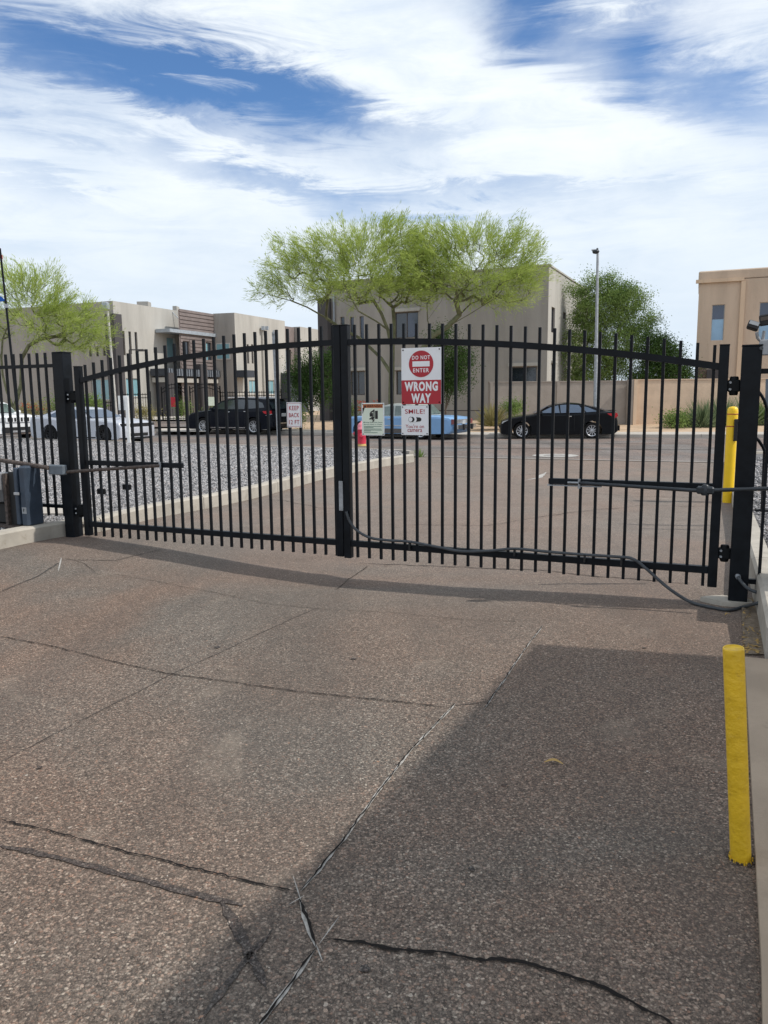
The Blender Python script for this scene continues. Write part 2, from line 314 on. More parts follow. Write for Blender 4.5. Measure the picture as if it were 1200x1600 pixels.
# ------------------------------------------------------------------ mesh helpers
class MB:
    def __init__(s): s.v = []; s.f = []; s.sm = []
    def add(s, vs, fs, smooth=False):
        o = len(s.v); s.v += [Vector(x) for x in vs]; s.f += [tuple(i+o for i in f) for f in fs]; s.sm += [smooth]*len(fs); return s
    def box(s, c, size, R=None, top=None):
        c = Vector(c); hx, hy, hz = (x/2 for x in size); vs = []
        for k, (x, y, z) in enumerate([(-1,-1,-1),(1,-1,-1),(1,1,-1),(-1,1,-1),(-1,-1,1),(1,-1,1),(1,1,1),(-1,1,1)]):
            t = top if (top and z > 0) else 1.0
            v = Vector((x*hx*t, y*hy*t, z*hz)); 
            if R is not None: v = R @ v
            vs.append(c+v)
        return s.add(vs, [(0,3,2,1),(4,5,6,7),(0,1,5,4),(1,2,6,5),(2,3,7,6),(3,0,4,7)])
    def tube(s, pts, r, n=8, cap=True, smooth=True):
        pts = [Vector(p) for p in pts]; k = len(pts)
        if not isinstance(r, (list, tuple)): r = [r]*k
        vs = []; prev = None
        for i, p in enumerate(pts):
            d = (pts[min(i+1, k-1)]-pts[max(i-1, 0)])
            d = d.normalized() if d.length > 1e-9 else Vector((0, 0, 1))
            if prev is None:
                a = Vector((0, 0, 1)) if abs(d.z) < 0.9 else Vector((1, 0, 0)); u = d.cross(a).normalized()
            else:
                u = prev - d*prev.dot(d); u = u.normalized() if u.length > 1e-6 else d.orthogonal().normalized()
            prev = u; w = d.cross(u)
            for j in range(n):
                an = 2*PI*j/n; vs.append(p + u*(math.cos(an)*r[i]) + w*(math.sin(an)*r[i]))
        fs = []
        for i in range(k-1):
            for j in range(n):
                a = i*n+j; c = i*n+(j+1) % n; fs.append((a, c, c+n, a+n))
        s.add(vs, fs, smooth)
        if cap and n > 2:
            s.add(vs[:n], [tuple(reversed(range(n)))]); s.add(vs[-n:], [tuple(range(n))])
        return s
    def lathe(s, c, prof, n=16, axis='z', smooth=True, cap=True):     # prof: list of (radius, height)
        vs = []
        for r, h in prof:
            for j in range(n):
                a = 2*PI*j/n; x, y = math.cos(a)*r, math.sin(a)*r
                v = Vector((x, y, h)) if axis == 'z' else (Vector((x, h, y)) if axis == 'y' else Vector((h, x, y)))
                vs.append(Vector(c)+v)
        fs = []
        for i in range(len(prof)-1):
            for j in range(n):
                a = i*n+j; d = i*n+(j+1) % n; fs.append((a, d, d+n, a+n))
        s.add(vs, fs, smooth)
        if cap and prof[0][0] > 1e-4: s.add(vs[:n], [tuple(reversed(range(n)))])
        if cap and prof[-1][0] > 1e-4: s.add(vs[-n:], [tuple(range(n))])
        return s
    def prism(s, poly, d):                                  # planar polygon (3D points) pushed along vector d
        n = len(poly); d = Vector(d); vs = [Vector(p) for p in poly]+[Vector(p)+d for p in poly]
        return s.add(vs, [tuple(reversed(range(n))), tuple(range(n, 2*n))]+[(i, (i+1) % n, (i+1) % n+n, i+n) for i in range(n)])
    def quad(s, a, b_, c, d): return s.add([a, b_, c, d], [(0, 1, 2, 3)])
    def build(s, name, mt, parent=None, kind=None, fix=True, bevel=0.0, loc=None):
        me = bpy.data.meshes.new(name)
        o = bpy.data.objects.new(name, me); COL.objects.link(o)
        M0 = parent_world(parent) if parent else (Matrix.Translation(loc) if loc is not None else Matrix.Identity(4))
        inv = M0.inverted()
        me.from_pydata([tuple(inv @ v) for v in s.v], [], s.f)
        me.polygons.foreach_set('use_smooth', s.sm)
        if fix or bevel:
            bm = bmesh.new(); bm.from_mesh(me); bmesh.ops.recalc_face_normals(bm, faces=bm.faces)
            if bevel: bmesh.ops.bevel(bm, geom=list(bm.edges), offset=bevel, segments=1, affect='EDGES', clamp_overlap=True)
            bm.to_mesh(me); bm.free()
        me.materials.append(mt)
        if parent: o.parent = parent
        elif loc is not None: o.location = loc
        if kind: o['kind'] = kind
        return o
def parent_world(p):
    Mx = Matrix.Identity(4); c = p
    while c is not None:
        Mx = (Matrix.Translation(c.location) @ c.rotation_euler.to_matrix().to_4x4() @ Matrix.Diagonal((*c.scale, 1))) @ Mx; c = c.parent
    return Mx
def tag(o, label=None, cat=None, group=None, kind=None):
    if label: o['label'] = label
    if cat: o['category'] = cat
    if group: o['group'] = group
    if kind: o['kind'] = kind
    return o
def thing(name, loc, label, cat, group=None, rot=0.0):
    o = bpy.data.objects.new(name, None); COL.objects.link(o); o.location = loc; o.rotation_euler = (0, 0, rot); o.empty_display_size = 0.2
    return tag(o, label, cat, group)
def copytree(o, parent=None):
    c = o.copy(); COL.objects.link(c); c.parent = parent
    for ch in o.children: copytree(ch, c)
    return c
RG = Matrix.Rotation(GROT, 3, 'Z')
_fonts = {}
def text(s, w, h, mt, parent, x, z, y=-0.0045, bold=0.0, name='lettering', depth=0.0006):   # fits the word in w x h, centred at local (x, z), facing local -y
    cu_ = bpy.data.curves.new('t', 'FONT'); cu_.body = s; cu_.align_x = 'CENTER'; cu_.align_y = 'CENTER'; cu_.size = 1.0; cu_.offset = bold*.45 if s not in ('WRONG', 'WAY') else .05; cu_.space_character = 1.0+bold*(5 if s not in ('WRONG', 'WAY') else 2.0); cu_.extrude = 0.0; cu_.resolution_u = 3
    to = bpy.data.objects.new('t', cu_); COL.objects.link(to)
    me = bpy.data.meshes.new_from_object(to); bpy.data.objects.remove(to); bpy.data.curves.remove(cu_)
    co = np.array([v.co[:] for v in me.vertices]); mn, mx = co.min(0), co.max(0); c = (mn+mx)/2; sz = mx-mn
    for v in me.vertices:
        a, bb = v.co.x-c[0], v.co.y-c[1]
        v.co = (x+a*w/sz[0], y, z+bb*h/sz[1])
    me.materials.clear(); me.materials.append(mt)
    if s in ('WRONG', 'WAY', 'DO NOT', 'ENTER', 'SMILE!', 'KEEP', 'BACK', '12 FT', 'camera'):      # big words: every letter its own piece
        bm = bmesh.new(); bm.from_mesh(me); left = set(bm.faces); isl = []
        while left:
            st = [left.pop()]; g = [st[0]]
            while st:
                for e in st.pop().edges:
                    for f2 in e.link_faces:
                        if f2 in left: left.discard(f2); st.append(f2); g.append(f2)
            isl.append(([tuple(v.co) for f in g for v in f.verts], [len(f.verts) for f in g]))
        bm.free(); parts = []
        for vs_, cnt in isl:
            m2 = bpy.data.meshes.new('letter'); fs_ = []; k = 0; key = {}; vl = []
            for c_ in cnt:
                f_ = []
                for v_ in vs_[k:k+c_]:
                    if v_ not in key: key[v_] = len(vl); vl.append(v_)
                    f_.append(key[v_])
                fs_.append(f_); k += c_
            m2.from_pydata(vl, [], fs_); m2.materials.append(mt); parts.append(m2)
    else: me.name = name; parts = [me]
    for m2 in parts:
        o = bpy.data.objects.new('letter' if len(parts) > 1 else name, m2); COL.objects.link(o); o.parent = parent
        so = o.modifiers.new('s', 'SOLIDIFY'); so.thickness = depth; so.offset = 0
    return o

# ------------------------------------------------------------------ ground
b0 = Vector((-3.515, 9.076, 0)).dot(E2); a0 = Vector((-3.515, 9.076, 0)).dot(E1); GL = 6.847
_S = [-6, -1, 0, 1.2, 2.4, 3.4, 4.6, 5.8, 6.85, 7.6, 9]; _D = [0, 0.0, -0.035, 0.03, 0.12, 0.165, 0.15, 0.10, 0.075, 0.06, 0.0]
def gz(x, y):
    s = x*E1.x+y*E1.y-a0; t = x*E2.x+y*E2.y-b0
    return -np.interp(s, _S, _D)*np.exp(-(t/1.7)**2)
def gpt(px, py, off=0.0):
    z = 0.0
    for _ in range(8):
        p = on_z(px, py, z); z = 0.5*z+0.5*float(gz(p.x, p.y))
    return Vector((p.x, p.y, z+off))
# terrain to the horizon
MB().quad((-2500, -2500, -0.42), (2500, -2500, -0.42), (2500, 2500, -0.42), (-2500, 2500, -0.42)).build('ground', M['earth'], kind='structure')
nx, ny = 150, 175; xs = np.linspace(-14, 14, nx); ys = np.linspace(-8, 26, ny); XX, YY = np.meshgrid(xs, ys)
ZZ = gz(XX, YY); vv = np.stack([XX.ravel(), YY.ravel(), ZZ.ravel()], 1)
me = bpy.data.meshes.new('driveway'); idx = np.arange(nx*ny).reshape(ny, nx)
fc = np.stack([idx[:-1, :-1].ravel(), idx[:-1, 1:].ravel(), idx[1:, 1:].ravel(), idx[1:, :-1].ravel()], 1)
me.from_pydata(vv.tolist(), [], fc.tolist()); me.polygons.foreach_set('use_smooth', [True]*len(me.polygons)); me.materials.append(M['drive'])
driveway = bpy.data.objects.new('driveway', me); COL.objects.link(driveway); driveway['kind'] = 'structure'
NEAR = [(-90, 66), (-40, 43.2), (-15.86, 31.98), (-4.69, 25.2), (0.92, 21.7), (7.88, 18.9), (14, 17.0), (40, 6.0), (90, -16)]
FAR = [(-90, 76), (-40, 53), (-18, 43.4), (-9.77, 39.5), (-5.2, 36.6), (-1.07, 33.3), (0.8, 32.2), (2.64, 31.5), (7, 30.6), (13.4, 29.4), (40, 22), (90, 6)]
def offs(poly, d):                            # shift a polyline sideways (positive: away from the camera)
    out = []
    for i, p in enumerate(poly):
        a = Vector((*poly[max(i-1, 0)], 0)); c = Vector((*poly[min(i+1, len(poly)-1)], 0)); t = (c-a).normalized(); n = Vector((-t.y, t.x, 0))
        out.append((p[0]+n.x*d, p[1]+n.y*d))
    return out
def strip(A, B, za, zb, name, mt, parent=None, kind=None):
    mb = MB()
    for i in range(len(A)-1):
        mb.quad((*A[i], za), (*A[i+1], za), (*B[i+1], zb), (*B[i], zb))
    return mb.build(name, mt, parent, kind)
def resample(P, n):
    P = np.array(P, float); d = np.r_[0, np.cumsum(np.linalg.norm(np.diff(P, axis=0), axis=1))]; t = np.linspace(0, d[-1], n)
    return [tuple(np.interp(ti, d, P[:, k]) for k in range(P.shape[1])) for ti in t]
NEARr = resample(NEAR, 120); FARr = resample(FAR, 120)
street = strip(NEARr, FARr, 0.006, 0.006, 'street', M['street'], kind='structure')
GUT = resample([(0.75, 21.75), (2.6, 20.9), (5, 19.95), (7.9, 18.85), (9.0, 18.45)], 10)
strip(offs(GUT, -0.12), offs(GUT, 0.14), 0.012, 0.012, 'gutter', M['gutter'], kind='structure')
# far kerb: individual cast sections, then sidewalk and landscape strip
def kerb_run(name, line, w, h, zb, mt, label=None, sec=3.0, side=1, jgap=0.012):
    r = thing(name, (line[0][0], line[0][1], 0), None, None); r['kind'] = 'structure'
    P = np.array(line, float); L = np.sum(np.linalg.norm(np.diff(P, axis=0), axis=1)); n = max(1, int(round(L/sec)))
    k = 6; Q = resample(line, n*k+1); O = offs(Q, w*side)
    for i in range(n):
        mb = MB(); vs = []; 
        for j in range(k+1):
            a = Vector((*Q[i*k+j], 0)); c = Vector((*O[i*k+j], 0))
            if j in (0, k):
                t = (Vector((*Q[i*k+1], 0))-Vector((*Q[i*k], 0))).normalized()*(jgap/2)*(1 if j == 0 else -1); a = a+t; c = c+t
            ch = min(0.025, h*0.2); q = (c-a).normalized()
            vs += [Vector((a.x, a.y, zb)), Vector((a.x, a.y, h-ch)), Vector((a.x, a.y, 0))+q*ch+Vector((0, 0, h)), Vector((c.x, c.y, h)), Vector((c.x, c.y, zb))]
        fs = [(j*5+e, j*5+e+1, (j+1)*5+e+1, (j+1)*5+e) for j in range(k) for e in range(4)]
        fs += [tuple(range(5)), tuple(k*5+e for e in range(5))]
        mb.add(vs, fs); mb.build('kerb_section', mt, r)
    return r
FK = [p for p in FAR if -41 < p[0] < 41]
kerb_run('far_kerb', FK, 0.16, 0.15, -0.1, M['walk'], sec=3.2)
S0 = offs(FARr, 0.17); S1 = offs(FARr, 1.75); S2 = offs(FARr, 5.2); S3 = offs(FARr, 10.0); S4 = offs(FARr, 60.0)
walk = strip(S0, S1, 0.146, 0.15, 'sidewalk', M['walk'], kind='structure')
mb = MB()
for A, B_, za, zb in ((S1, S2, 0.148, 0.26), (S2, S3, 0.26, 0.42), (S3, S4, 0.42, 0.45)):
    for i in range(len(A)-1): mb.quad((*A[i], za), (*A[i+1], za), (*B_[i+1], zb), (*B_[i], zb))
mb.build('landscape_bed', M['earth'], kind='structure')
# apartment entrance: asphalt drive and pale apron on the left
def land_z(p, off): return 0
def gpoly(pts, zs, name, mt, kind='structure', th=0.01):
    mb = MB(); mb.add([on_z(px, py, z) for (px, py), z in zip(pts, zs)], [tuple(range(len(pts)))]); return mb.build(name, mt, kind=kind)
gpoly([(250, 667.5), (312, 667), (322, 674.5), (246, 674)], [0.17]*4, 'entrance_apron', M['walk'])
gpoly([(225, 656), (312, 656), (312, 666.5), (232, 667)], [0.40, 0.40, 0.25, 0.25], 'entrance_drive', M['street'])
gpoly([(215, 650), (345, 650), (345, 655.5), (215, 655.5)], [0.47]*4, 'entrance_path', M['walk'])

# left gravel bed, kerbs
KL = [(700, 700), (647, 722), (600, 729), (550, 739), (500, 750), (417, 774), (354, 789), (250, 809), (175, 829), (146, 838), (112, 838), (94, 842), (60, 848), (25, 855), (0, 861), (-120, 880)]
KLw = [tuple(on_z(*p, 0.0)[:2]) for p in KL[1:]]
# smooth corner where the kerb meets the street
KLw = [(0.62, 21.95)]+KLw
KLfull = [(-9.5, 28.15), (-4.69, 25.35), (-1.5, 23.4), (0.1, 22.4)]+KLw[:]
kerb_run('driveway_kerb_left', list(reversed(KLw[1:])), 0.16, 0.2, -0.3, M['concrete'], sec=2.4, side=1)
kerb_run('street_kerb_left', [(-40, 43.3), (-15.86, 32.08), (-4.69, 25.35), (-1.2, 23.2), (0.35, 22.25), (0.72, 21.85), (0.86, 21.5)], 0.15, 0.17, -0.1, M['walk'], sec=2.9, side=-1)
bedpoly = [(-40, 43.0), (-15.9, 31.9), (-4.75, 25.15), (-1.3, 23.05), (0.35, 22.0), (.55, 21.7)]+[(x-0.1, y) for x, y in KLw[2:]]+[(-12, 8.2), (-40, 22)]
MB().add([(x, y, 0.15) for x, y in bedpoly], [tuple(range(len(bedpoly)))]).build('gravel_bed_left', M['gravelbase'], kind='structure')
KR = [(1128, 724), (1143, 786), (1165, 872), (1184, 950), (1196, 1024)]
KRw = [tuple(on_z(*p, 0.0)[:2]) for p in KR]
KRw = [(10.6, 20.3), (9.0, 19.3)]+[(8.15, 18.4)]+KRw[1:]
kerb_run('driveway_kerb_right', KRw, 0.16, 0.2, -0.3, M['concrete'], sec=2.2, side=1)
bedR = [(x+0.1, y+0.02) for x, y in KRw]+[(3.1, 4.7), (14, 2), (30, 10), (30, 14)]
MB().add([(x, y, 0.15) for x, y in reversed(bedR)], [tuple(range(len(bedR)))]).build('gravel_bed_right', M['gravelbase'], kind='structure')

def stones(name, poly, n, rad, label, seed, near=None):
    rg = np.random.default_rng(seed); P = np.array(poly); x0, y0 = P.min(0); x1, y1 = P.max(0)
    out = np.zeros((0, 2))
    while len(out) < n:
        q = rg.uniform((x0, y0), (x1, y1), (n*3, 2)); ins = np.zeros(len(q), bool)
        for i in range(len(P)):
            ax, ay = P[i]; bx, by = P[(i+1) % len(P)]
            c = ((ay > q[:, 1]) != (by > q[:, 1])) & (q[:, 0] < (bx-ax)*(q[:, 1]-ay)/(by-ay+1e-12)+ax); ins ^= c
        q = q[ins]; w = np.clip((11.0/np.hypot(q[:, 0], q[:, 1]))**1.6, 0, 1); q = q[rg.random(len(q)) < w]
        out = np.vstack([out, q])
    q = out[:n]
    base = np.array([(1, 0, 0), (-1, 0, 0), (0, 1, 0), (0, -1, 0), (0, 0, 1), (0, 0, -1)], float)
    F = np.array([(0, 2, 4), (2, 1, 4), (1, 3, 4), (3, 0, 4), (2, 0, 5), (1, 2, 5), (3, 1, 5), (0, 3, 5)])[:]
    dist = np.hypot(q[:, 0], q[:, 1]); s = rg.uniform(0.6, 1.25, n)*rad*np.clip(dist/10, 1, 2.0)**0.6
    V = base[None]*s[:, None, None]*rg.uniform(0.6, 1.2, (n, 6, 1)); V += rg.normal(0, 0.18, V.shape)*s[:, None, None]
    an = rg.uniform(0, 6.28, n); c_, s_ = np.cos(an), np.sin(an)
    x = V[..., 0]*c_[:, None]-V[..., 1]*s_[:, None]; y = V[..., 0]*s_[:, None]+V[..., 1]*c_[:, None]
    V = np.stack([x+q[:, 0, None], y+q[:, 1, None], V[..., 2]*0.7+0.152+s[:, None]*0.25], -1).reshape(-1, 3)
    FF = (F[None]+(np.arange(n)*6)[:, None, None]).reshape(-1, 3)
    me = bpy.data.meshes.new(name); me.vertices.add(len(V)); me.vertices.foreach_set('co', V.ravel()); me.loops.add(len(FF)*3); me.loops.foreach_set('vertex_index', FF.ravel().astype(np.int32))
    me.polygons.add(len(FF)); me.polygons.foreach_set('loop_start', (np.arange(len(FF))*3).astype(np.int32)); me.polygons.foreach_set('loop_total', np.full(len(FF), 3, np.int32)); me.update(); me.validate()
    me.materials.append(M['stonegrey']); o = bpy.data.objects.new(name, me); COL.objects.link(o)
    return tag(o, label, 'gravel', kind='stuff')
mt, q, p = base_mat('crushed_grey_stone'); gm = q.new('ShaderNodeNewGeometry')
q.lk(q.ramp(gm.outputs['Random Per Island'], [(0, (0.08, 0.08, 0.084)), (0.3, (0.18, 0.177, 0.18)), (0.65, (0.31, 0.303, 0.305)), (0.93, (0.52, 0.50, 0.49)), (1, (0.32, 0.25, 0.22))]), p.inputs['Base Color']); p.inputs['Roughness'].default_value = 0.9
M['stonegrey'] = mt
vis = [(-15.5, 31.0), (-4.75, 25.0), (-1.3, 22.9), (0.32, 21.95)]+[(x-0.17, y+0.03) for x, y in KLw[1:13]]+[(-6.5, 8.9)]
stones('gravel', vis, 110000, 0.017, 'grey crushed stone filling the bed left of the driveway', 3)
visR = [(8.4, 18.2)]+[(x+0.2, y) for x, y in KRw[3:6]]+[(3.0, 5.2), (5.5, 8), (11, 18)]
stones('gravel', visR, 9000, 0.021, 'grey crushed stone behind the right gate post and kerb', 4)
# pad, dirt, slabs
PADp = [(1164, 1026), (1176, 1250), (1190, 1500), (1192, 1600)]
pl = [on_z(*p_, 0.03) for p_ in PADp]+[on_z(1192, 1600, 0.03)+Vector((-0.2, -2.2, 0)), Vector((5, -1, 0.03)), Vector((5.4, 3.4, 0.03))]
MB().prism([v-Vector((0, 0, 0.08)) for v in pl], (0, 0, 0.08)).build('concrete_pad', M['pad'], kind='structure')
dp = [(1158, 935), (1185, 935), (1197, 1024), (1164, 1024), (1160, 990)]
MB().add([gpt(*p_, 0.008) for p_ in dp], [tuple(range(5))]).build('dirt_strip', M['dirt'], kind='structure')
sl = [(62, 803), (112, 795), (112, 812), (62, 812)]
MB().prism([on_z(*p_, 0.10) for p_ in sl], (0, 0, 0.085)).build('fence_footing_slab', M['walk'], kind='structure')

# joints / cracks / sealant on the driveway, all children of it
def ribbon(px, w, name, mt, off=0.004, jit=0.0, wj=0.4, step=0.05, taper=True, seed=0, world=False):
    rr = random.Random(seed+len(px)*13+int(px[0][0]*7)); P = [gpt(*p_) if not world else Vector((*p_, 0)) for p_ in px]; P2 = [(p_.x, p_.y) for p_ in P]
    L = sum((P[i+1]-P[i]).length for i in range(len(P)-1)); n = max(4, int(L/step)); Q = resample(P2, n)
    A = []; B_ = []; ja = 0
    for i, (x, y) in enumerate(Q):
        a = Vector(Q[max(i-1, 0)]); c = Vector(Q[min(i+1, n-1)]); t = (c-a).normalized(); nn = Vector((-t.y, t.x))
        ja = ja*0.6+rr.gauss(0, 1)*jit; e = min(1, min(i, n-1-i)/3.0+0.15) if taper else 1
        ww = w*e*(1+rr.uniform(-wj, wj))
        for lst, sg in ((A, 1), (B_, -1)):
            X_, Y_ = x+nn.x*(ja+sg*ww/2), y+nn.y*(ja+sg*ww/2); lst.append(Vector((X_, Y_, float(gz(X_, Y_))+off)))
    mb = MB()
    for i in range(n-1): mb.quad(A[i], A[i+1], B_[i+1], B_[i])
    return mb.build(name, mt, driveway, fix=False)
CR_ = [([(0, 995), (90, 1012), (200, 1040), (262, 1053), (350, 1065), (470, 1082), (600, 1095), (700, 1106)], 0.011),
       ([(180, 898), (240, 908), (330, 925), (415, 943), (500, 952), (620, 958), (720, 968), (815, 972)], 0.008),
       ([(0, 1283), (80, 1300), (170, 1324), (280, 1352), (370, 1374), (462, 1396)], 0.010),
       ([(510, 1470), (560, 1473), (610, 1485), (690, 1490), (740, 1500), (800, 1502), (870, 1520), (940, 1545), (1040, 1596), (1060, 1610)], 0.012),
       ([(100, 872), (130, 880), (150, 895)], 0.008), ([(575, 885), (545, 905), (525, 922)], 0.012)]
for k, (pp, w) in enumerate(CR_): ribbon(pp, w*(.95 if k == 3 else .66), 'crack', M['crack'], 0.006, 0.0022, 0.5, 0.016, seed=k)
for pp, w in [([(470, 1394), (540, 1310), (590, 1240), (640, 1175), (712, 1100)], 0.010), ([(755, 1110), (790, 1060), (820, 1015), (848, 978)], 0.008),
              ([(467, 1400), (480, 1440), (494, 1482)], 0.015), ([(494, 1484), (450, 1545), (408, 1600), (390, 1625)], 0.011)]:
    ribbon(pp, w*1.2, 'pale_crack_edge', M['palefill'], 0.004, 0.0010, 0.4, 0.03, seed=5)
    ribbon(pp, w*.55, 'crack', M['crack'], 0.007, 0.0018, 0.55, 0.02, seed=9)
ribbon([(458, 1372), (470, 1410)], 0.007, 'pale_scratch', M['palefill'], 0.009)
ribbon([(450, 1418), (475, 1403)], 0.006, 'pale_scratch', M['palefill'], 0.009)
ribbon([(530, 1436), (498, 1480)], 0.008, 'pale_scratch', M['palefill'], 0.009)
ribbon([(494, 1480), (504, 1506)], 0.008, 'pale_scratch', M['palefill'], 0.009)
ribbon([(96, 872), (91, 893)], 0.016, 'pale_scratch', M['palefill'], 0.005)
for pp, w in [([(0, 1322), (90, 1340), (200, 1370), (300, 1398), (380, 1416)], 0.030), ([(345, 1410), (370, 1450), (395, 1500), (415, 1545)], 0.040),
              ([(425, 1455), (385, 1500), (345, 1550), (310, 1600)], 0.028), ([(0, 925), (60, 900), (95, 878)], 0.022), ([(95, 875), (180, 876), (255, 858)], 0.014),
              ([(0, 1192), (80, 1150), (200, 1090), (265, 1055), (340, 1022), (440, 975), (500, 948)], 0.006), ([(700, 1104), (740, 1100), (765, 1096)], 0.008)]:
    ribbon(pp, w*.85, 'sealant_line', M['sealant'], 0.004, 0.0022, 0.35, 0.03, seed=3)
# beyond the gate: fine cracks and utility marks
for k, pp in enumerate([[(400, 780), (440, 782), (500, 794), (560, 796)], [(640, 820), (760, 822), (900, 800), (1000, 790), (1110, 792)], [(560, 880), (640, 884), (700, 886), (860, 892), (930, 902), (1090, 914)], [(900, 770), (1000, 776), (1100, 778)], [(660, 735), (720, 745), (800, 742), (1000, 736), (1110, 738)]]):
    ribbon(pp, 0.012, 'crack', M['sealant'], 0.005, 0.012, 0.6, 0.08, seed=20+k)
ribbon([(822, 750), (840, 747), (855, 738)], 0.09, 'utility_mark', M['roadpaint'], 0.004, 0.01, 0.5, 0.15)
def disc(px, py, r, name, mt, off=0.004, n=14, z=None, parent=driveway, wob=0.15):
    c = gpt(px, py) if z is None else on_z(px, py, z); rr = random.Random(px)
    pts = []
    for j in range(n):
        a = 2*PI*j/n; q_ = r*(1+rr.uniform(-wob, wob)); x, y = c.x+math.cos(a)*q_, c.y+math.sin(a)*q_
        pts.append(Vector((x, y, (float(gz(x, y)) if z is None else z)+off)))
    return MB().add(pts, [tuple(range(n))]).build(name, mt, parent, fix=False)
for (px, py, r) in [(737, 1359, 0.012), (570, 1515, 0.016), (1007, 1013, 0.014), (553, 1030, 0.02), (62, 1200, 0.012), (788, 1228, 0.010), (640, 1268, 0.008), (340, 1012, 0.02)]:
    disc(px, py, r, 'gum_spot', M['sealant'], 0.005)
mh = disc(868, 712, .62, 'manhole_ring', M['roadpaint'], 0.008, 24, z=0.006, parent=street, wob=0.03)
disc(868, 712, 0.33, 'manhole_cover', M['manhole'], 0.012, 20, z=0.006, parent=street, wob=0.0)
for i, (pA, pB, w) in enumerate([((670, 700), (1110, 703), 0.10), ((690, 692), (1100, 694), 0.07)]):
    A, B_ = on_z(*pA, 0.006), on_z(*pB, 0.006); rr = random.Random(i); mb = MB(); n = 40; pts = []
    for j in range(n+1):
        t = j/n; c = A.lerp(B_, t)+Vector((0, rr.uniform(-0.06, 0.06), 0)); pts.append((c-Vector((0, w*rr.uniform(.3, 1), -0.006)), c+Vector((0, w*rr.uniform(.3, 1), 0.006))))
    for j in range(n): mb.quad(pts[j][0], pts[j+1][0], pts[j+1][1], pts[j][1])
    mb.build('crack_sealant', M['sealant'], street, fix=False)
# dry leaf on the asphalt, debris
def leaf(px, py, L, ang, label, seed=0):
    c = gpt(px, py, 0.012); mb = MB(); n = 8; vs = []
    for i in range(n+1):
        t = i/n-0.5; w = L*0.10*(1-(2*t)**2)+0.0008; bend = L*0.16*(1-(2*t)**2); z = 0.006*math.cos(t*5)
        for sg in (-1, 1):
            x, y = t*L, bend+sg*w; vs.append(c+Vector((x*math.cos(ang)-y*math.sin(ang), x*math.sin(ang)+y*math.cos(ang), z+(0.003 if sg > 0 else 0))))
    mb.add(vs, [(2*i, 2*i+2, 2*i+3, 2*i+1) for i in range(n)]); return tag(mb.build('dry_leaf', M['leaf_dry'], fix=False, loc=c), label, 'leaf')
leaf(865, 1195, 0.085, -0.25, 'curved yellow dry leaf lying alone on the shaded asphalt')
leaf(1137, 962, 0.06, 0.4, 'small dry tan leaf on the asphalt below the grey conduit loop')
mb = MB(); rr = random.Random(4)
for i in range(130):
    px, py = rr.uniform(1160, 1188), rr.uniform(940, 1022); c = gpt(px, py, 0.014); a = rr.uniform(0, 6.28); L = rr.uniform(0.012, 0.035); w = L*rr.uniform(.12, .4)
    d = Vector((math.cos(a), math.sin(a), rr.uniform(-.2, .5)))*L; e = Vector((-math.sin(a), math.cos(a), rr.uniform(-.3, .3)))*w
    mb.quad(c-d, c+e, c+d, c-e)
tag(mb.build('leaf_litter', M['leaf_dry'], fix=False), 'dry leaf litter gathered in the dirt beside the right kerb', 'leaf litter', kind='stuff')

V_ = []; F_ = []; rr = random.Random(12)
for i in range(1500):
    x, y = rr.uniform(-3.2, 2.4), rr.uniform(1.6, 6.4)
    if rr.random() < .55: x = rr.gauss(1.5, .6)
    if x > 1.0+.26*y: continue
    r_ = rr.uniform(.0013, .0042)*(1+.6*(rr.random() > .93)); z = float(gz(x, y)); o = len(V_); a = rr.uniform(0, 6.28)
    for (dx_, dy_, dz_) in ((1, 0, .2), (0, 1, .2), (-1, 0, .2), (0, -1, .2), (0, 0, 1), (0, 0, -.2)):
        k_ = r_*rr.uniform(.6, 1.3); V_.append((x+(dx_*math.cos(a)-dy_*math.sin(a)*.7)*k_, y+(dx_*math.sin(a)+dy_*math.cos(a)*.7)*k_, z+.001+dz_*r_*.8))
    F_ += [(o, o+1, o+4), (o+1, o+2, o+4), (o+2, o+3, o+4), (o+3, o, o+4)]
me = bpy.data.meshes.new('grit'); me.from_pydata(V_, [], F_)
mt, q, p = base_mat('loose_grit'); gm = q.new('ShaderNodeNewGeometry')
q.lk(q.ramp(gm.outputs['Random Per Island'], [(0, (0.10, 0.09, 0.08)), (0.4, (0.26, 0.22, 0.18)), (0.7, (0.46, 0.40, 0.33)), (0.9, (0.60, 0.56, 0.50)), (1, (0.40, 0.20, 0.12))]), p.inputs['Base Color']); p.inputs['Roughness'].default_value = .9
me.materials.append(mt); o = bpy.data.objects.new('grit', me); COL.objects.link(o); tag(o, 'fine loose grit scattered over the near driveway asphalt', 'grit', kind='stuff')

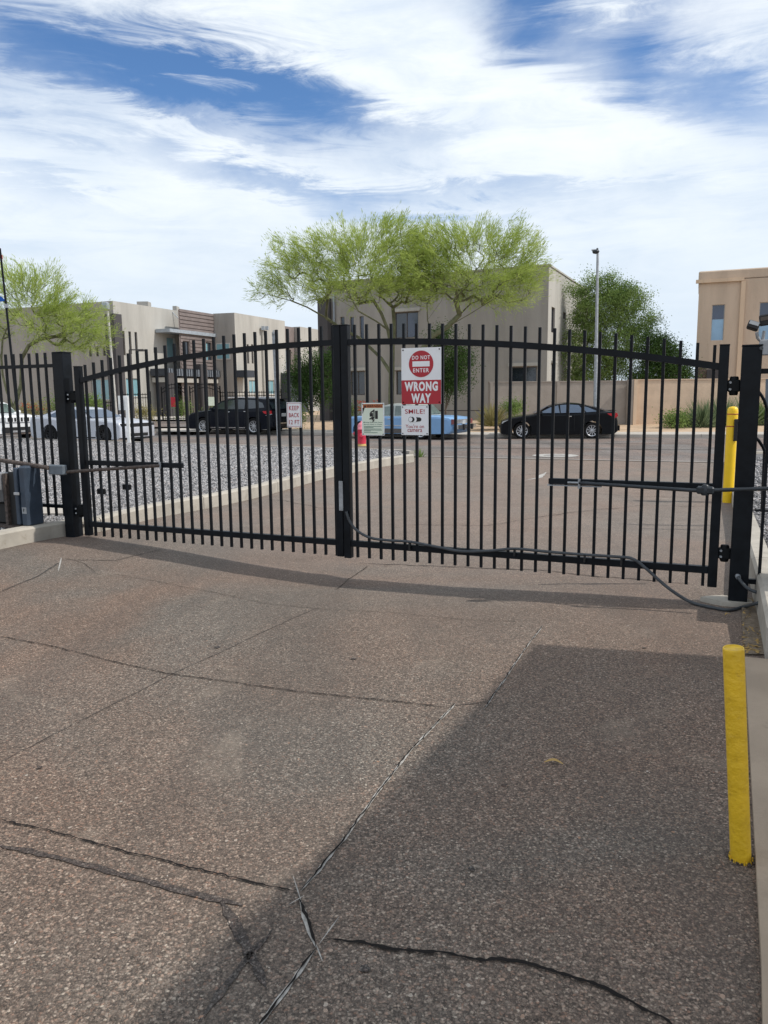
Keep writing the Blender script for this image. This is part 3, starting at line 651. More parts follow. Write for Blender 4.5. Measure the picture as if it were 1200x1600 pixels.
# ------------------------------------------------------------------ gate
GA = Vector((-3.515, 9.076, 0)); gateF = Face(GA, E1)
LB = Vector((2.744, 6.301, 0))
rail_px = [(125, 596), (146, 589), (200, 575), (243, 566), (290, 559), (335, 553), (385, 547), (427, 541.5), (475, 537.5), (524, 534.5), (553, 533.5), (620, 534.0), (690, 535), (760, 537), (815, 540), (870, 544), (925, 548.5), (980, 553.5), (1035, 560), (1090, 568), (1127, 574)]
RAIL = [gateF.uz(*p_) for p_ in rail_px]
def railz(s):
    return float(np.interp(s, [a for a, _ in RAIL], [z for _, z in RAIL]))
_c = np.polyfit([a-3.42 for a, _ in RAIL], [z for _, z in RAIL], 4)
def railz(s): return float(np.polyval(_c, s-3.42))
print('rail', [(round(a, 2), round(z, 3), round(railz(a), 3)) for a, z in RAIL][::4])
picket_me = None
def picket(parent, u, zb, zt, name='picket', w=0.0245):
    global picket_me
    if picket_me is None:
        o = MB().box((0, 0, 0.5), (w, w, 1.0)).build('picket', M['black']); picket_me = o.data; bpy.data.objects.remove(o)
    o = bpy.data.objects.new(name, picket_me); COL.objects.link(o); o.parent = parent; o.location = (u, 0, zb); o.scale = (1, 1, zt-zb); return o
def gp(s, z, off=0.0):                         # off: towards the camera
    p_ = GA + E1*s - E2*off; return Vector((p_.x, p_.y, z))
def gbox(mb, s0, s1, z0, z1, y0, y1):          # box in the gate frame; y towards the camera
    c = gp((s0+s1)/2, (z0+z1)/2, (y0+y1)/2); return mb.box(c, (s1-s0, abs(y1-y0), z1-z0), RG)
half = 3.41; GS0 = -0.052; GS1 = 6.885
def leafgate(s0, s1, hinge_left, label):
    root = thing('gate_leaf', gp(s0 if hinge_left else s1, 0), label, 'gate', 'black arched swing gate leaves', GROT)
    ux = lambda s: s-(s0 if hinge_left else s1)
    sw = 0.074
    hs = (s0, s0+sw) if hinge_left else (s1-sw, s1); ms = (s1-sw, s1) if hinge_left else (s0, s0+sw)
    gbox(MB(), hs[0], hs[1], 0.055, 2.035, -.037, .037).build('hinge_stile', M['black'], root, bevel=0.004)
    gbox(MB(), ms[0], ms[1], 0.055 if hinge_left else 0.045, 2.345, -.037, .037).build('meeting_stile', M['black'], root, bevel=0.004)
    for s in (hs, ms):
        z = 2.035 if s is hs else 2.345
        gbox(MB(), s[0]-.002, s[1]+.002, z, z+.008, -.039, .039).build('stile_cap', M['black'], root)
    a, c = s0+sw, s1-sw
    gbox(MB(), a, c, 0.165, 0.225, -.028, .028).build('bottom_rail', M['black'], root, bevel=0.003)
    n = 26; vs = []
    for i in range(n+1):
        s = a+(c-a)*i/n; z = railz(s)
        vs += [gp(s, z-.028, .028), gp(s, z+.028, .028), gp(s, z+.028, -.028), gp(s, z-.028, -.028)]
    fs = [(4*i+e, 4*i+(e+1) % 4, 4*i+4+(e+1) % 4, 4*i+4+e) for i in range(n) for e in range(4)]+[(3, 2, 1, 0), (4*n, 4*n+1, 4*n+2, 4*n+3)]
    MB().add(vs, fs).build('arched_rail', M['black'], root)
    p0, p1 = (.092, 3.316) if hinge_left else (3.552, 6.775)
    for i in range(26):
        s = p0+(p1-p0)*i/25; picket(root, ux(s), 0.055, railz(s)+0.165)
    return root
leafA = leafgate(GS0, half-0.004, True, 'left leaf of the black arched gate, hinged beside the blue-grey operator box')
leafB = leafgate(half+0.004, GS1, False, 'right leaf of the black arched gate, with the red wrong way sign on it')
def pbox(parent, name, pxa, pxb, y0, y1, mt, bevel=0.0):   # a box spanning two picture points on the gate plane
    (s0, z0), (s1, z1) = gateF.uz(*pxa), gateF.uz(*pxb)
    return gbox(MB(), min(s0, s1), max(s0, s1), min(z0, z1), max(z0, z1), y0, y1).build(name, mt, parent, bevel=bevel)
# arm rails, welded on the front
zA = gateF.uz(210, 725)[1]; sA0, sA1 = gateF.uz(139, 722)[0], gateF.uz(285, 728)[0]
gbox(MB(), sA0, sA1, zA-.028, zA+.028, -.027, .03).build('arm_rail', M['black'], leafA, bevel=.003)
zB = gateF.uz(985, 755)[1]; sB0, sB1 = gateF.uz(858, 751)[0], gateF.uz(1116, 765)[0]
gbox(MB(), sB0, sB1, zB-.028, zB+.022, -.027, .03).build('arm_rail', M['black'], leafB, bevel=.003)
gbox(MB(), sB0-.005, sB1-.9, zB-.040, zB-.032, -.0, .06).build('arm_bracket_plate', M['galv'], leafB)
# lock plate on the meeting stile, small dark brackets on pickets
sL = half-0.004
gbox(MB(), sL-.032, sL+.012, gateF.uz(538, 797)[1], gateF.uz(538, 751)[1], .0385, .052).build('lock_plate', M['galv'], leafB, bevel=.002)
for (px, py) in [(155, 768), (195, 761)]:
    s, z = gateF.uz(px, py); gbox(MB(), s-.055, s+.05, z-.035, z+.028, -.06, -.014).build('catch_block', M['hinge'], leafA, bevel=.006)
# hinges
def hinge_assembly(parent, s0, s1, z, tall, y=0):
    h = gbox(MB(), s0, s1, z-tall*.32, z+tall*.32, -.03, .035).build('hinge', M['hinge'], parent, bevel=.006)
    c = gp((s0+s1)/2, z, 0.0)
    MB().lathe(c-Vector((0, 0, tall/2)), [(.0, 0), (.028, 0.0), (.034, .01), (.034, tall-.01), (.028, tall), (0, tall)], 12).build('hinge_barrel', M['hinge'], h)
    for dz in (-.3, .3): MB().lathe(gp(s0+.02, z+dz*tall*.6, .045), [(.010, 0), (.010, .012)], 6, 'y').build('hinge_bolt', M['galv'], h)
def big_post(px, py, w, ztop, label, depth_s=None):
    s = gateF.uz(px, py)[0]
    r = thing('gate_post', gp(s, 0), label, 'gate post', 'square black gate posts', GROT)
    gbox(MB(), s-w/2, s+w/2, -.2, ztop, -w/2, w/2).build('post_tube', M['black'], r, bevel=.006)
    gbox(MB(), s-w/2-.003, s+w/2+.003, ztop, ztop+.012, -w/2-.003, w/2+.003).build('post_cap', M['black'], r, bevel=.002)
    return r, s
post1, sp1 = big_post(107, 700, 0.145, 2.20, 'square black gate post left of the gate, beside the operator box')
post2, sp2 = big_post(1165, 720, 0.145, 2.02, 'square black gate post right of the gate, in a concrete footing')
print('posts s', sp1, sp2)
z = gateF.uz(112, 620)[1]; hinge_assembly(post1, sp1+.0725, GS0, gateF.uz(118, 620)[1], .14)
hinge_assembly(post1, sp1+.0725, GS0, gateF.uz(128, 798)[1], .15)
hinge_assembly(post2, GS1, sp2-.0725, gateF.uz(1145, 603)[1], .15)
hinge_assembly(post2, GS1, sp2-.0725, gateF.uz(1130, 864)[1], .14)
# footing lump at the right post
c = gp(sp2-.07, 0); rr = random.Random(3); pts = []
for j in range(14):
    a = 2*PI*j/14; q_ = 1+rr.uniform(-.12, .12); pts.append(gp(sp2-.07+math.cos(a)*.21*q_, -.2, math.sin(a)*.12*q_+.02))
zz = float(gz(c.x, c.y)); vs = pts+[Vector((p_.x*0.93+c.x*.07, p_.y*0.93+c.y*.07, zz+.035)) for p_ in pts]
vs = [Vector((v.x, v.y, zz-.05)) if i < 14 else v for i, v in enumerate(vs)]
MB().add(vs, [tuple(range(14, 28))]+[(j, (j+1) % 14, (j+1) % 14+14, j+14) for j in range(14)]).build('concrete_footing', M['concrete'], post2)

# ---- side fences
def side_fence(s0, s1, label, zt, zb, tops, bots, n, right=False):
    r = thing('picket_fence', gp(s0, 0.1), label, 'fence', 'black picket fences beside the gate', GROT)
    gbox(MB(), s0, s1, zt-.02, zt+.02, -.02, .02).build('top_rail', M['black'], r)
    gbox(MB(), s0, s1, zb-.02, zb+.02, -.02, .02).build('bottom_rail', M['black'], r)
    for i in range(n):
        s = s0+(s1-s0)*(i+.5)/n; o = picket(r, s-s0, bots, tops); o.location.z -= 0.1
    return r
ztL = gateF.uz(50, 572.5)[1]; zbL = gateF.uz(80, 790)[1]
side_fence(sp1-.073-2.08, sp1-.073, 'black picket fence panel behind the gate operator at the far left', ztL, zbL, gateF.uz(50, 552)[1], gateF.uz(90, 806)[1], 16)
ztR = gateF.uz(1190, 580)[1]; zbR = gateF.uz(1185, 909)[1]
side_fence(sp2+.073, sp2+.073+1.1, 'black picket fence panel right of the right gate post', ztR, zbR, gateF.uz(1188, 500)[1], gateF.uz(1172, 937)[1], 7)
# curved black hoops of the fence on the right
r = thing('curved_railing', gp(sp2+.3, 0, -.35), 'curved black tube railing just right of the right gate post', 'railing')
for pts in ([(1163, 603), (1175, 605), (1187, 613), (1195, 627), (1201, 650), (1206, 690)], [(1160, 676), (1172, 679), (1184, 686), (1193, 700), (1198, 716), (1206, 730)]):
    MB().tube([at(px, py, 6.75) for px, py in resample(pts, 14)], 0.014, 8).build('hoop', M['black'], r)
MB().tube([at(1198, 640, 9.2), at(1191, 800, 9.2)], 0.022, 6).build('railing_upright', M['black'], r)
MB().tube([at(1180, 797, 9.2), at(1290, 802, 9.2)], 0.018, 6).build('railing_foot', M['black'], r)

# ------------------------------------------------------------------ signs
def sign(pl, pr, zt, zb, label, mt=None, off=0.034, cat='sign', name='sign'):
    (s0, _), (s1, _) = gateF.uz(pl, zt), gateF.uz(pr, zt); mid = (pl+pr)/2; z1 = gateF.uz(mid, zt)[1]; z0 = gateF.uz(mid, zb)[1]
    r = thing(name, gp((s0+s1)/2, z0, off), label, cat, None, GROT); w, h = s1-s0, z1-z0
    R = []
    mb = MB(); mb.box(Vector(r.location)+Vector((0, 0, h/2)), (w, 0.004, h), RG); mb.build('panel', mt or M['white'], r)
    return r, w, h
def lpanel(r, name, x0, x1, z0, z1, mt, y=-0.0028, th=0.0012):
    Mx = parent_world(r); mb = MB(); mb.box((0, 0, 0), (1, 1, 1)); vs = [Mx @ Vector(((x0+x1)/2+v.x*(x1-x0), y+v.y*th, (z0+z1)/2+v.z*(z1-z0))) for v in mb.v]; mb.v = vs
    return mb.build(name, mt, r)
def lpoly(r, name, pts, mt, y=-0.0028, th=0.0012):
    Mx = parent_world(r); mb = MB(); mb.prism([(x, y, z) for x, z in pts], (0, -th, 0)); mb.v = [Mx @ v for v in mb.v]; return mb.build(name, mt, r)
def bolts(r, w, h, ins=0.018, rad=0.007):
    Mx = parent_world(r)
    for sx in (-1, 1):
        for z in (ins, h-ins):
            mb = MB(); mb.lathe((sx*(w/2-ins), 0, z), [(rad*.6, -.008), (rad, -.006), (rad, -.002)], 8, 'y'); mb.v = [Mx @ v for v in mb.v]; mb.build('bolt', M['hinge'], r)
# do not enter / wrong way
r, w, h = sign(629.3, 691.5, 543.5, 631.5, 'large white and red do not enter wrong way sign on the right gate leaf')
lpanel(r, 'red_field', -w/2+.001, w/2-.001, .001, h*.43, M['red'])
cz = h*.715; rad = h*.235
lpoly(r, 'red_disc', [(math.cos(2*PI*j/40)*rad, cz+math.sin(2*PI*j/40)*rad) for j in range(40)], M['red'])
lpanel(r, 'white_bar', -rad*.70, rad*.70, cz-rad*.20, cz+rad*.20, M['white'], -0.0045)
text('DO NOT', rad*1.46, rad*.30, M['white'], r, 0, cz+rad*.48, -0.0042, 0.04)
text('ENTER', rad*1.30, rad*.30, M['white'], r, 0, cz-rad*.48, -0.0042, 0.04)
text('WRONG', w*.84, h*.170, M['white'], r, 0, h*.318, -0.0042, 0.085)
text('WAY', w*.50, h*.170, M['white'], r, 0, h*.108, -0.0042, 0.085)
bolts(r, w, h)
# smile
r, w, h = sign(629.3, 671.5, 633.5, 679.5, 'small white smile you are on camera sign below the wrong way sign')
text('SMILE!', w*.72, h*.15, M['redtext'], r, 0, h*.80, -0.0036, 0.008)
text("You're on", w*.68, h*.125, M['redtext'], r, 0, h*.30, -0.0036, 0.0)
text('camera', w*.54, h*.10, M['redtext'], r, 0, h*.155, -0.0036, 0.0)
def ell(cx, cz_, a, c, n=20): return [(cx+math.cos(2*PI*j/n)*a, cz_+math.sin(2*PI*j/n)*c) for j in range(n)]
zc_ = h*.53
lpoly(r, 'camera_body_print', [(-w*.02, zc_+h*.085), (w*.20, zc_+h*.065), (w*.24, zc_+h*.03), (w*.24, zc_-h*.03), (w*.20, zc_-h*.065), (-w*.02, zc_-h*.085)], M['ink'])
lpoly(r, 'camera_ring_print', ell(-w*.01, zc_, w*.085, h*.10), M['white'], -0.0040)
lpoly(r, 'camera_barrel_print', ell(-w*.09, zc_, w*.085, h*.085), M['ink'], -0.0052)
lpoly(r, 'camera_lens_print', ell(-w*.15, zc_, w*.07, h*.075), M['white'], -0.0066)
lpoly(r, 'camera_rim_print', ell(-w*.15, zc_, w*.082, h*.088), M['ink'], -0.0058, .0006)
bolts(r, w, h, .014, .006)
# warning
r, w, h = sign(567.5, 602.5, 629.5, 680, 'faded warning sign with orange header beside the double gate stiles')
lpanel(r, 'cream_field', -w*.46, w*.46, h*.02, h*.98, M['cream'])
lpanel(r, 'orange_header', -w*.44, w*.44, h*.85, h*.965, M['orange'], -0.0040)
text('WARNING', w*.66, h*.085, M['ink'], r, w*.06, h*.906, -0.0050, 0.02)
lpoly(r, 'alert_triangle', [(-w*.40, h*.86), (-w*.29, h*.86), (-w*.345, h*.95)], M['ink'], -0.0048)
lpoly(r, 'corner_peel', [(-w*.46, h*.66), (-w*.36, h*.85), (-w*.46, h*.85)], M['ink'], -0.0044)
lpanel(r, 'gate_print', w*.10, w*.22, h*.51, h*.76, M['ink'], -0.0042)
lpanel(r, 'gate_print', w*.03, w*.075, h*.53, h*.80, M['ink'], -0.0042)
lpanel(r, 'figure_print', -w*.14, w*.01, h*.58, h*.69, M['ink'], -0.0044)
for (x0, z0, x1, z1) in [(-.12, .72, .02, .78), (-.06, .50, .04, .58), (-.16, .52, .0, .585), (-.02, .44, .05, .52)]:
    d = Vector((x1-x0, 0, z1-z0)).normalized()*.0; lpoly(r, 'burst_print', [(x0*w, z0*h), (x1*w, z1*h), (x1*w+.006, z1*h-.012), (x0*w+.006, z0*h-.012)], M['ink'], -0.0043)
text('Moving Gate Can Cause', w*.84, h*.042, M['green_ink'], r, 0, h*.40, -0.0046, 0.015)
text('Serious Injury or Death', w*.80, h*.042, M['green_ink'], r, -w*.01, h*.335, -0.0046, 0.015)
for i, (x1, z) in enumerate([(.38, .275), (.02, .245), (.36, .20), (.40, .165), (-.1, .135), (.2, .085)]):
    lpanel(r, 'fine_print_line', -w*.40, w*x1, h*z-.0022, h*z+.0022, M['green_ink'], -0.0040)
bolts(r, w, h, .012, .005)
# keep back
r, w, h = sign(450.5, 473.3, 628.5, 667.5, 'white keep back 12 ft sign with red letters on the left gate leaf')
for (x0, x1, z0, z1) in [(-.44, .44, .955, .967), (-.44, .44, .033, .045), (-.44, -.425, .033, .967), (.425, .44, .033, .967)]:
    lpanel(r, 'border_line', x0*w, x1*w, z0*h, z1*h, M['redtext'])
text('KEEP', w*.66, h*.175, M['redtext'], r, 0, h*.77, -0.0036, 0.02)
text('BACK', w*.70, h*.175, M['redtext'], r, 0, h*.49, -0.0036, 0.02)
text('12 FT', w*.70, h*.175, M['redtext'], r, 0, h*.21, -0.0036, 0.02)
bolts(r, w, h, .010, .004)

# ------------------------------------------------------------------ gate operators, arms, conduit
YO = gp(sp1-.30, 0, .30).y
op = thing('gate_operator', (gp(sp1-.55, 0.2, .32)), 'blue-grey gate operator box with its side open, on the left kerb', 'gate operator', None, GROT)
zk = 0.2
def obox(name, s0, s1, y0, y1, z0, z1, mt, bevel=0.01, par=None):
    return gbox(MB(), s0, s1, z0, z1, y0, y1).build(name, mt, par or op, bevel=bevel)
P1 = on_plane(37, 825, gp(0, 0, .42), -E2); P2 = on_plane(58, 823, gp(0, 0, .42), -E2)
sc1 = (P1-GA).dot(E1); sc2 = (P2-GA).dot(E1); zt = on_plane(45, 729, gp(0, 0, .42), -E2).z
print('op', sc1, sc2, zt)
zk0 = 0.19
obox('cover', sc1-.03, sc2-.13, .18, .42, zk0, zt, M['operblue'], .022)
obox('cover_flange', sc1-.085, sc1-.032, .17, .44, zk0+.02, zt-.02, M['operblue'], .01)
obox('dark_opening', sc1-.26, sc1-.11, .12, .36, zk0, zt-.08, M['ink'], .004)  # black block stands in for the shaded inside of the open housing
obox('frame_upright', sc1-.31, sc1-.265, .34, .40, zk0, zt-.10, M['rusty'], .003)
obox('control_box', sc1-.62, sc1-.32, .30, .46, zk0+.28, zt-.09, M['sign_alu'], .006)
obox('motor_housing', sc1-.60, sc1-.33, .14, .34, zk0, zk0+.26, M['ink'], .02)
obox('base_plate', sc1-.66, sc2-.12, .10, .46, zk0-.02, zk0, M['rusty'], .0)
s_, z_ = sc1-.05, on_plane(33, 772, gp(0, 0, .45), -E2).z
la = obox('latch', s_-.03, s_+.05, .44, .455, z_-.016, z_+.016, M['sign_alu'], .003)
pz_ = on_plane(47, 798, gp(0, 0, .42), -E2).z
bd = obox('badge', sc1+.0, sc2-.15, .421, .424, pz_-.04, pz_+.035, M['galv'], 0)
obox('badge_mark', sc1+.02, sc1+.03, .4245, .4255, pz_-.018, pz_+.02, M['ink'], 0, bd); obox('badge_mark', sc1+.02, sc2-.17, .4245, .4255, pz_+.004, pz_+.010, M['ink'], 0, bd)
A_ = [on_plane(px, py, gp(0, 0, .30), -E2) for px, py in [(-20, 712), (0, 719), (76, 731)]]
MB().tube(A_, .026, 8).build('crank_arm', M['rusty'], op)
J = on_plane(90, 734, gp(0, 0, .26), -E2)
MB().box(J, (.24, .07, .115), RG).build('arm_joint', M['jointgrey'], op, bevel=.012)
K1 = on_plane(103, 737.5, gp(0, 0, .24), -E2); K2 = on_plane(250, 727.5, gp(0, 0, .05), -E2)
MB().tube([K1, K1.lerp(K2, .5), K2], .019, 8).build('link_arm', M['rusty'], op)
MB().lathe(K2-Vector((0, 0, .03)), [(.014, 0), (.014, .07)], 8).build('arm_pin', M['galv'], op)
# right operator (its box stands just outside the picture), arm in view
opr = thing('gate_operator', gp(sp2+1.0, .1, .45), 'dark folding arm of the right gate operator, jointed before the right post', 'gate operator', None, GROT)
gbox(MB(), sp2+.62, sp2+1.0, .05, .95, .10, .50).build('cover', M['operblue'], opr, bevel=.02)
pj = on_plane(1102, 766, gp(0, 0, .32), -E2); pe = on_plane(905, 754.5, gp(0, 0, .06), -E2); pr_ = on_plane(1215, 763, gp(0, 0, .26), -E2); pr2 = pr_+E1*.35
MB().box(pj, (.13, .055, .06), RG).build('arm_joint', M['armgrey'], opr, bevel=.012)
MB().lathe(pj+Vector((0, 0, -.04)), [(.028, 0), (.030, .005), (.030, .075), (.018, .085)], 12).build('joint_pin', M['armgrey'], opr)
MB().tube([pj+Vector((0, 0, -.008)), pe], .015, 8).build('link_arm', M['armgrey'], opr)
MB().tube([pj+E1*.03, pr_, pr2], .016, 8).build('crank_arm', M['armgrey'], opr)
MB().tube([pe+Vector((0, 0, -.05)), pe+Vector((0, 0, .035))], .012, 8).build('arm_pin', M['galv'], opr)
MB().tube([pe-E1*.10, pe], .010, 6).build('arm_rod', M['galv'], opr)
# conduits
def spline(P, n):
    P = [P[0]]+list(P)+[P[-1]]; out = []
    for i in range(1, len(P)-2):
        for k in range(n):
            t = k/n; a, b_, c, d = P[i-1], P[i], P[i+1], P[i+2]
            out.append(0.5*((2*b_)+(c-a)*t+(2*a-5*b_+4*c-d)*t*t+(3*b_-a-3*c+d)*t**3))
    out.append(P[-2]); return out
cpx = [(541, 799, .06), (546, 814, .06), (558, 829, .05), (578, 840, .045), (604, 844, .04), (640, 846.5, .04), (680, 854, .045), (722, 861.5, .06), (765, 860.5, .06), (805, 857.5, .045), (855, 862, .045), (910, 866.5, .045), (965, 870, .045), (988, 873, .05), (1008, 887, .06), (1028, 905, .08), (1050, 923, .12), (1080, 941, .16)]
pts = [on_plane(px, py, gp(0, 0, o), -E2) for px, py, o in cpx]
for px, py, o in [(1112, 952, 0), (1140, 956, .012), (1162, 951, .02), (1182, 943, .08), (1200, 938, .14), (1225, 930, .2)]:
    pts.append(gpt(px, py, .016) if px < 1170 else on_z(px, py, {1182: .04, 1200: .06, 1225: .1}[px]))
cab = thing('conduit', pts[0], 'long grey flexible conduit hanging along the bottom rail of the right gate leaf', 'conduit')
sp = spline(pts, 6); MB().tube(sp, .0135, 8).build('conduit_tube', M['conduit'], cab)
for px, py in [(643, 850), (806, 859), (915, 868), (972, 873)]:
    s, z = gateF.uz(px, py); gbox(MB(), s-.008, s+.008, z-.05, z+.02, .028, .062).build('cable_tie', M['ink'], cab)
pts = [on_plane(px, py, gp(0, 0, o), -E2) for px, py, o in [(1152, 899, .06), (1156, 906, .11), (1168, 919, .15), (1185, 926, .17), (1205, 928, .17), (1230, 925, .17)]]
cab2 = thing('conduit', pts[0], 'short grey flexible conduit leaving the foot of the right gate post', 'conduit')
MB().tube(spline(pts, 6), .0135, 8).build('conduit_tube', M['conduit'], cab2)
MB().tube([pts[0]+Vector((0, .05, .01)), pts[0]+Vector((0, 0, 0)), pts[1].lerp(pts[0], .5)], .021, 8).build('conduit_connector', M['galv'], cab2)

# floodlights on a grey box
fl = thing('floodlight_pair', gp(sp2+.16, 2.0, -.1), 'pair of dark adjustable floodlights on a grey box above the right fence', 'floodlight')
Yf = 6.15
c = at(1196, 543, Yf); MB().box(c, (.09, .06, .12), RG).build('junction_box', M['galv'], fl, bevel=.006)
for (pb, pm, ph, rot, tip) in [((1184, 528), (1182, 519), (1177, 509), -22, 0), ((1192, 530), (1194, 517), (1196, 500), 8, 1)]:
    A, B_, H = at(*pb, Yf), at(*pm, Yf), at(*ph, Yf-.03)
    MB().tube([c.lerp(A, .7), A, B_], [.010, .014, .012], 8).build('swivel', M['galv'], fl)
    hd = MB().box(H, (.085, .075, .062 if not tip else .085), Matrix.Rotation(math.radians(-rot), 3, 'Y') @ RG).build('lamp_head', M['trim'], fl, bevel=.008)
    d = Matrix.Rotation(math.radians(-rot), 3, 'Y') @ RG
    MB().box(H+d @ Vector((0.0, -.040, .012)), (.07, .004, .028), d).build('lamp_lens', M['lens'] if not tip else M['glass'], hd)
MB().lathe(at(1190, 544, Yf-.05), [(.014, 0), (.014, .01)], 10, 'y').build('knockout_plug', M['conduit'], fl)
# blue-grey panel beyond the right fence
pa = thing('panel_sign', at(1200, 660, 6.9), 'blank grey panel behind the fence at the right edge', 'panel')
A, B_, C_, D_ = at(1197.5, 592, 9.5), at(1240, 592, 9.4), at(1240, 695, 9.4), at(1195, 695, 9.5)
MB().prism([A, B_, C_, D_], (0.0, .02, 0)).build('panel', M['jointgrey'], pa)
MB().tube([at(1215, 690, 9.5), at(1212, 800, 9.5)], .02, 6).build('panel_post', M['galv'], pa)

# ------------------------------------------------------------------ bollards, hydrant, street signs
bb = on_z(1157.5, 1342, 0); lean = at(1146.5, 1016, bb.y).z
bo = thing('bollard', bb, 'plain yellow painted steel bollard in front, beside the concrete pad', 'bollard')
top = at(1146.0, 1012, bb.y-.01); Rb = .0345
ax = (top-bb).normalized()
prof = [(Rb*1.01, -.05)]+[(Rb*(1+.02*math.sin(i*2.1)), i*(top-bb).length/12) for i in range(13)]
L = (top-bb).length
mb = MB(); mb.lathe((0, 0, 0), [(Rb, -.05), (Rb*1.01, .02), (Rb, .3*L), (Rb, L-.006), (Rb*.97, L), (Rb*.86, L), (Rb*.84, L-.003), (0, L-.003)], 28)
q4 = Vector((0, 0, 1)).rotation_difference(ax); mb.v = [bb+q4 @ v for v in mb.v]; mb.build('pipe', M['yellow'], bo)
rr = random.Random(2); mb = MB()
for i in range(26):
    a = rr.uniform(0, 6.28); hh = rr.uniform(.004, .012); c = bb+Vector((math.cos(a)*(Rb+.004), math.sin(a)*(Rb+.004), 0)); mb.tube([c+Vector((0, 0, hh)), c+Vector((math.cos(a)*.004, math.sin(a)*.004, -.006))], [.0022, .0014], 5)
mb.build('paint_drip', M['yellow'], bo)
pts = []
for j in range(18):
    a = 2*PI*j/18; q_ = .047*(1+rr.uniform(-.25, .25)); pts.append(bb+Vector((math.cos(a)*q_, math.sin(a)*q_, .0045)))
MB().add(pts, [tuple(range(18))]).build('base_shading_ring', M['sealant'], bo, fix=False)  # dark ring painted for the shading around the bollard's foot

b2 = on_z(1137, 783, .02); b2t = at(1145.5, 637, b2.y); hb = b2t.z-.0
bo2 = thing('bollard', b2, 'yellow sleeved bollard with two red bands behind the right gate post', 'bollard')
MB().lathe(b2, [(.078, -.05), (.078, hb-.08), (.072, hb-.035), (.05, hb-.008), (0, hb)], 24).build('sleeve', M['yellow2'], bo2)
for pyb in (647, 666): 
    zb_ = at(1144, pyb, b2.y).z; MB().lathe(b2+Vector((0, 0, zb_-b2.z)), [(.079, -.007), (.0805, -.006), (.0805, .006), (.079, .007)], 24).build('red_band', M['redtape'], bo2)
c = at(1150.5, 672, b2.y-.1); MB().box(c, (.07, .06, .33), RG).build('dark_reader_box', M['trim'], bo2, bevel=.01)

hb_ = on_z(565.5, 703, .0); hy = thing('fire_hydrant', (hb_.x, hb_.y, .15), 'red and faded pink fire hydrant standing in the gravel beyond the gate', 'fire hydrant')
H0 = Vector((hb_.x, hb_.y, .12))
MB().lathe(H0, [(.0, 0), (.17, 0), (.17, .03), (.13, .04), (.13, .10)], 16).build('base_flange', M['rust_yellow'], hy)
MB().lathe(H0, [(.135, .08), (.135, .48), (.145, .50), (.145, .53)], 16).build('barrel', M['hydrant'], hy)
MB().lathe(H0, [(.175, .53), (.175, .565), (.14, .58), (.135, .64), (.105, .71), (.06, .745), (.03, .75), (.03, .80), (0, .80)], 16).build('bonnet', M['hydrant_pink'], hy)
for sx in (-1, 1):
    mb = MB(); mb.lathe((0, 0, 0), [(.05, 0), (.05, .10), (.062, .10), (.062, .15), (.02, .155), (.02, .18)], 12, 'x')
    mb.v = [H0+Vector((sx*(v.x+.10), v.y, v.z+.40)) for v in mb.v]; mb.build('hose_nozzle', M['hydrant'], hy)
mb = MB(); mb.lathe(H0+Vector((0, 0, .34)), [(.03, -.20), (.075, -.20), (.075, -.15), (.06, -.15), (.06, -.08)], 14, 'y'); mb.build('pumper_nozzle', M['hydrant'], hy)

sb = on_z(436, 700, .0); up = at(427, 519, sb.y)
sg = thing('sign_post', sb, 'bare galvanised street sign post at the kerb, left of the gate centre', 'post')
ax = up-sb; prof = [(-.03, .02), (-.03, -.012), (-.02, -.012), (-.02, .012), (.02, .012), (.02, -.012), (.03, -.012), (.03, .02)]
mb = MB(); mb.prism([sb+Vector((x*1.6, y*1.3, 0)) for x, y in prof], ax); mb.build('channel', M['galv'], sg)
MB().box(up+Vector((.01, -.02, .0)), (.05, .02, .12)).build('bracket', M['galv'], sg)

wb = on_z(202, 697, .05); wt = at(196, 618, wb.y)
ws = thing('yard_sign', wb, 'blank white panel sign on a white post at the street kerb', 'sign')
MB().box(wb.lerp(wt, .48)+Vector((.02, 0, 0)), (.10, .09, (wt.z-wb.z)*.98)).build('post', M['whitepaint'], ws, bevel=.005)
MB().box(at(195, 629.5, wb.y+.08), (.45, .03, .50)).build('panel', M['whitepaint'], ws)
# banner pole at the left edge
fb = on_z(33, 697, 0); ft = at(0, 388, fb.y)
fp = thing('banner_pole', fb, 'tall thin black pole with small banners at the left edge', 'pole')
MB().tube([fb, fb.lerp(ft, .5), ft], [.055, .045, .035], 8).build('pole', M['black'], fp)
MB().prism([at(-14, 462, fb.y), at(1, 463, fb.y), at(9, 470, fb.y), at(-14, 473, fb.y)], (0, .03, 0)).build('blue_banner', M['blue_cloth'], fp)
MB().prism([at(-8, 398, fb.y), at(3, 398, fb.y), at(4, 404, fb.y), at(-8, 404, fb.y)], (0, .03, 0)).build('red_banner', M['red_cloth'], fp)
MB().prism([at(-8, 404.5, fb.y), at(4, 404.5, fb.y), at(5, 408, fb.y), at(-8, 408, fb.y)], (0, .03, 0)).build('white_banner', M['white_cloth'], fp)
MB().box(at(10, 478, fb.y-.05), (.12, .08, .14)).build('bracket', M['galv'], fp)

